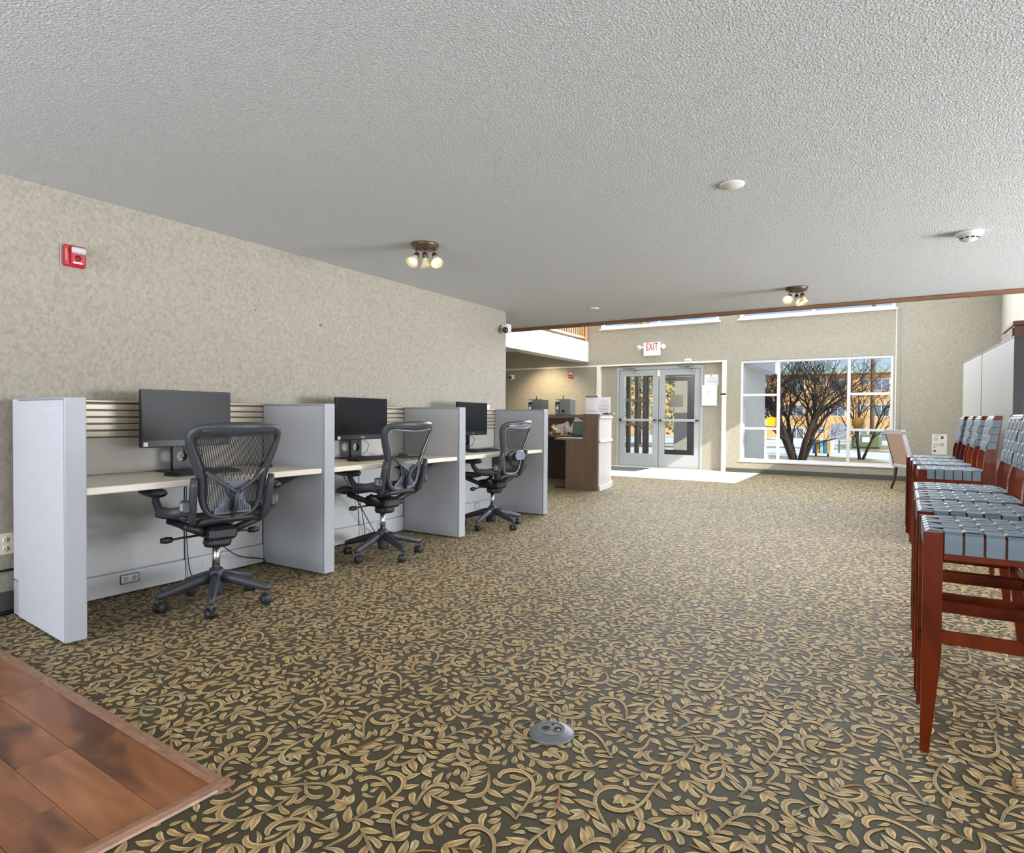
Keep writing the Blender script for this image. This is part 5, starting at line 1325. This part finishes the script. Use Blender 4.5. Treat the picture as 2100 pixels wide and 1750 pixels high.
def bare_tree(x, y, label, seed, stems, L, r, depth):
    rng = random.Random(seed); p = thing('bare_tree', (x, y, gz(y)), label, 'tree'); tr = MB(); br = MB()
    for k in range(stems):
        a = 2*PI*k/stems+rng.uniform(-.3, .3); d = Vector((math.cos(a)*.38, math.sin(a)*.38, 1)).normalized(); b = Vector((math.cos(a)*.07, math.sin(a)*.07, 0))
        m_ = b+d*L*.55+Vector((0, 0, 0)); e = m_+(d+Vector((rng.uniform(-.2, .2), rng.uniform(-.2, .2), .1))).normalized()*L*.5
        t_ = MB().tube([b, m_, e], [r, r*.8, r*.62], 8).build('trunk', BARK, p, world=False)
        for q, f in ((m_, .5), (e, .62), (e, .62), (m_*.5+e*.5, .5), (e, .5), (b*.4+m_*.6, .4)):
            nd = (d+Vector((rng.uniform(-.9, .9), rng.uniform(-.9, .9), rng.uniform(-.1, .6)))).normalized(); grow(br, tuple(q), nd, L*.62, r*f*.8, depth, rng, [0])
    o = br.build('branches', BARK, p, world=False); o['kind'] = 'stuff'
bare_tree(-2.22, 18.2, 'leafless dark branching tree right outside the picture window', 4, 6, 1.32, .08, 4)
bare_tree(-1.0, 24.0, 'leafless shrub tree behind the right window panes', 9, 3, 1.4, .05, 3)

# apartment block across the yard
YA = 70.0; ORG = mat('orange_stucco', '#e6b67c', .8, vary=.05, scale=.5); ROOFG = mat('roof_green', '#b9cdbb', .7); WGL = mat('far_window_glass', '#7d8894', .15, spec=.6); WHT = mat('far_window_frame', '#f0f0ee', .5)
ap = thing('apartment_block', (-10, YA+4, gz(YA)), 'orange apartment block with green roof across the yard', 'building')
MB().box(-34, 16, YA, YA+10, gz(YA)-.5, 5.3).build('walls', ORG, ap)
MB().box(-34.3, 16.3, YA-.35, YA+10.3, 5.3, 5.6).build('eave_band', mat('eave_brown', '#b5814e', .7), ap)
MB().add([(-34.6, YA-.6, 5.6), (16.6, YA-.6, 5.6), (16.6, YA+5, 6.6), (-34.6, YA+5, 6.6), (-34.6, YA+10.6, 5.6), (16.6, YA+10.6, 5.6)], [(0, 1, 2, 3), (3, 2, 5, 4), (0, 3, 4), (1, 5, 2), (0, 4, 5, 1)]).build('roof', ROOFG, ap)
wb1 = MB().box(-.70, .70, -.05, .02, -.62, .62).mesh('window', WHT); wp1 = MB().box(-.62, -.03, -.065, -.05, -.54, .54).mesh('pane', WGL); wp2 = MB().box(.03, .62, -.065, -.05, -.54, .54).mesh('pane', WGL)
ws1 = MB().box(-.36, .36, -.05, .02, -.3, .3).mesh('window', WHT); wsp = MB().box(-.3, .3, -.065, -.05, -.24, .24).mesh('pane', WGL)
for k in range(9):
    for z in (4.45, 1.95, -.62 if False else -.45):
        for dx, m_, ps_ in ((-1.2, wb1, (wp1, wp2)), (-2.65, ws1, (wsp,))):
            o = bpy.data.objects.new('window', m_); COL.objects.link(o); o.parent = ap
            o.location = (dx-k*3.75+10, -4, z+(.3 if m_ is ws1 else 0)-gz(YA))
            for q in ps_:
                w_ = bpy.data.objects.new('pane', q); COL.objects.link(w_); w_.parent = o
# poles, signs and boxes in the yard
p = thing('utility_pole', (-1.12, 40, gz(40)), 'brown wooden utility pole outside the right window panes', 'pole')
MB().tube([(0, 0, 0), (0, 0, 5), (.02, 0, 9.5)], [.12, .11, .09], 10).build('shaft', mat('pole_wood', '#7a6857', .9, vary=.2, scale=10), p, world=False)
MB().box(-.9, .9, -.06, .06, 8.6, 8.75, .01).build('crossarm', mat('pole_wood', '#7a6857'), p, world=False)
p = thing('road_sign', (-2.05, 30, gz(30)), 'grey backed sign on a green post out in the yard', 'sign')
MB().box(-.03, .03, -.03, .03, 0, 1.25, .005).build('post', mat('post_green', '#3f6a55', .6), p, world=False); MB().box(-.33, .33, -.05, -.03, .55, 1.25, .005).build('plate', mat('sign_back_grey', '#b4b9c2', .45, metal=.4), p, world=False)
p = thing('round_sign', (-1.52, 35, gz(35)), 'round grey backed sign on a thin post by the utility pole', 'sign')
MB().cyl((0, 0, 0), (0, 0, 1.45), .025, n=8).build('post', mat('sign_back_grey', '#b4b9c2'), p, world=False); MB().lathe([(0, 0), (.27, 0), (.27, .02), (0, .02)], (0, -.03, 1.2), (0, -1, 0), 16).build('plate', mat('sign_back_dark', '#85878a', .5), p, world=False)
p = thing('utility_box', (-1.30, 38, gz(38)), 'green metal utility box beyond the yard path', 'utility box')
MB().box(-.7, .7, -.4, .4, 0, .75, .12).build('cabinet', mat('box_green', '#6f8060', .6), p, world=False); MB().box(-.2, .15, -.42, -.40, .35, .62).build('label_plate', WHT, p, world=False)
p = thing('striped_box', (-2.30, 25.5, gz(25.5)), 'blue, yellow and white striped box standing in the snow', 'box')
for k, (m_, a) in enumerate(((mat('stripe_blue', '#3f7fb5', .6), -.30), (mat('stripe_yellow', '#d8b04f', .6), -.18), (mat('stripe_sky', '#a8dcec', .6), -.05), (mat('stripe_blue', '#3f7fb5'), .07), (mat('stripe_yellow', '#d8b04f'), .17), (WHT, .27))):
    MB().box(a, a+.095, -.2, .2, .12, .62, .01).build('stripe_board', m_, p, world=False)
for s in (-.2, .2): MB().box(s-.03, s+.03, -.03, .03, 0, .13).build('leg', BARK, p, world=False)
# evergreens far to the left, seen through the doors
LEAF = mat('evergreen_leaf', '#8b8a60', .8, vary=.35, scale=3)
for k, (x, y, h, lab) in enumerate(((-10.9, 24, 5.0, 'yellow green tree seen through the left entrance leaf'), (-12.5, 34, 7, 'tall green tree seen through the vestibule side glazing'), (-8.2, 29, 5.5, 'bushy green tree seen through the right entrance leaf'))):
    rng = random.Random(30+k); p = thing('leafy_tree', (x, y, gz(y)), lab, 'tree'); mb = MB()
    for q in range(1000):
        a, rr, zz = rng.uniform(0, 2*PI), math.sqrt(rng.random()), rng.uniform(.12, 1); R_ = h*.3*rr*(1.1-zz*.8)
        c_ = Vector((math.cos(a)*R_, math.sin(a)*R_, zz*h)); u_ = Vector((rng.uniform(-1, 1), rng.uniform(-1, 1), rng.uniform(-1, 1))).normalized()*.14; v_ = u_.orthogonal().normalized()*.07
        mb.add([c_-u_, c_+v_, c_+u_, c_-v_], [(0, 1, 2, 3)])
    o = mb.build('foliage', LEAF, p, world=False); o['kind'] = 'stuff'
    MB().tube([(0, 0, 0), (0, 0, h*.5), (.05, 0, h*.95)], [.14, .1, .02], 8).build('trunk', BARK, p, world=False)

# tiny print and fibres that cannot be picked apart singly
for o in bpy.data.objects:
    if o.parent is not None and o.name.split('.')[0] in ('print', 'slot', 'keys', 'pad_rib', 'keypad', 'seam', 'cord', 'back_mesh'): o['kind'] = 'stuff'
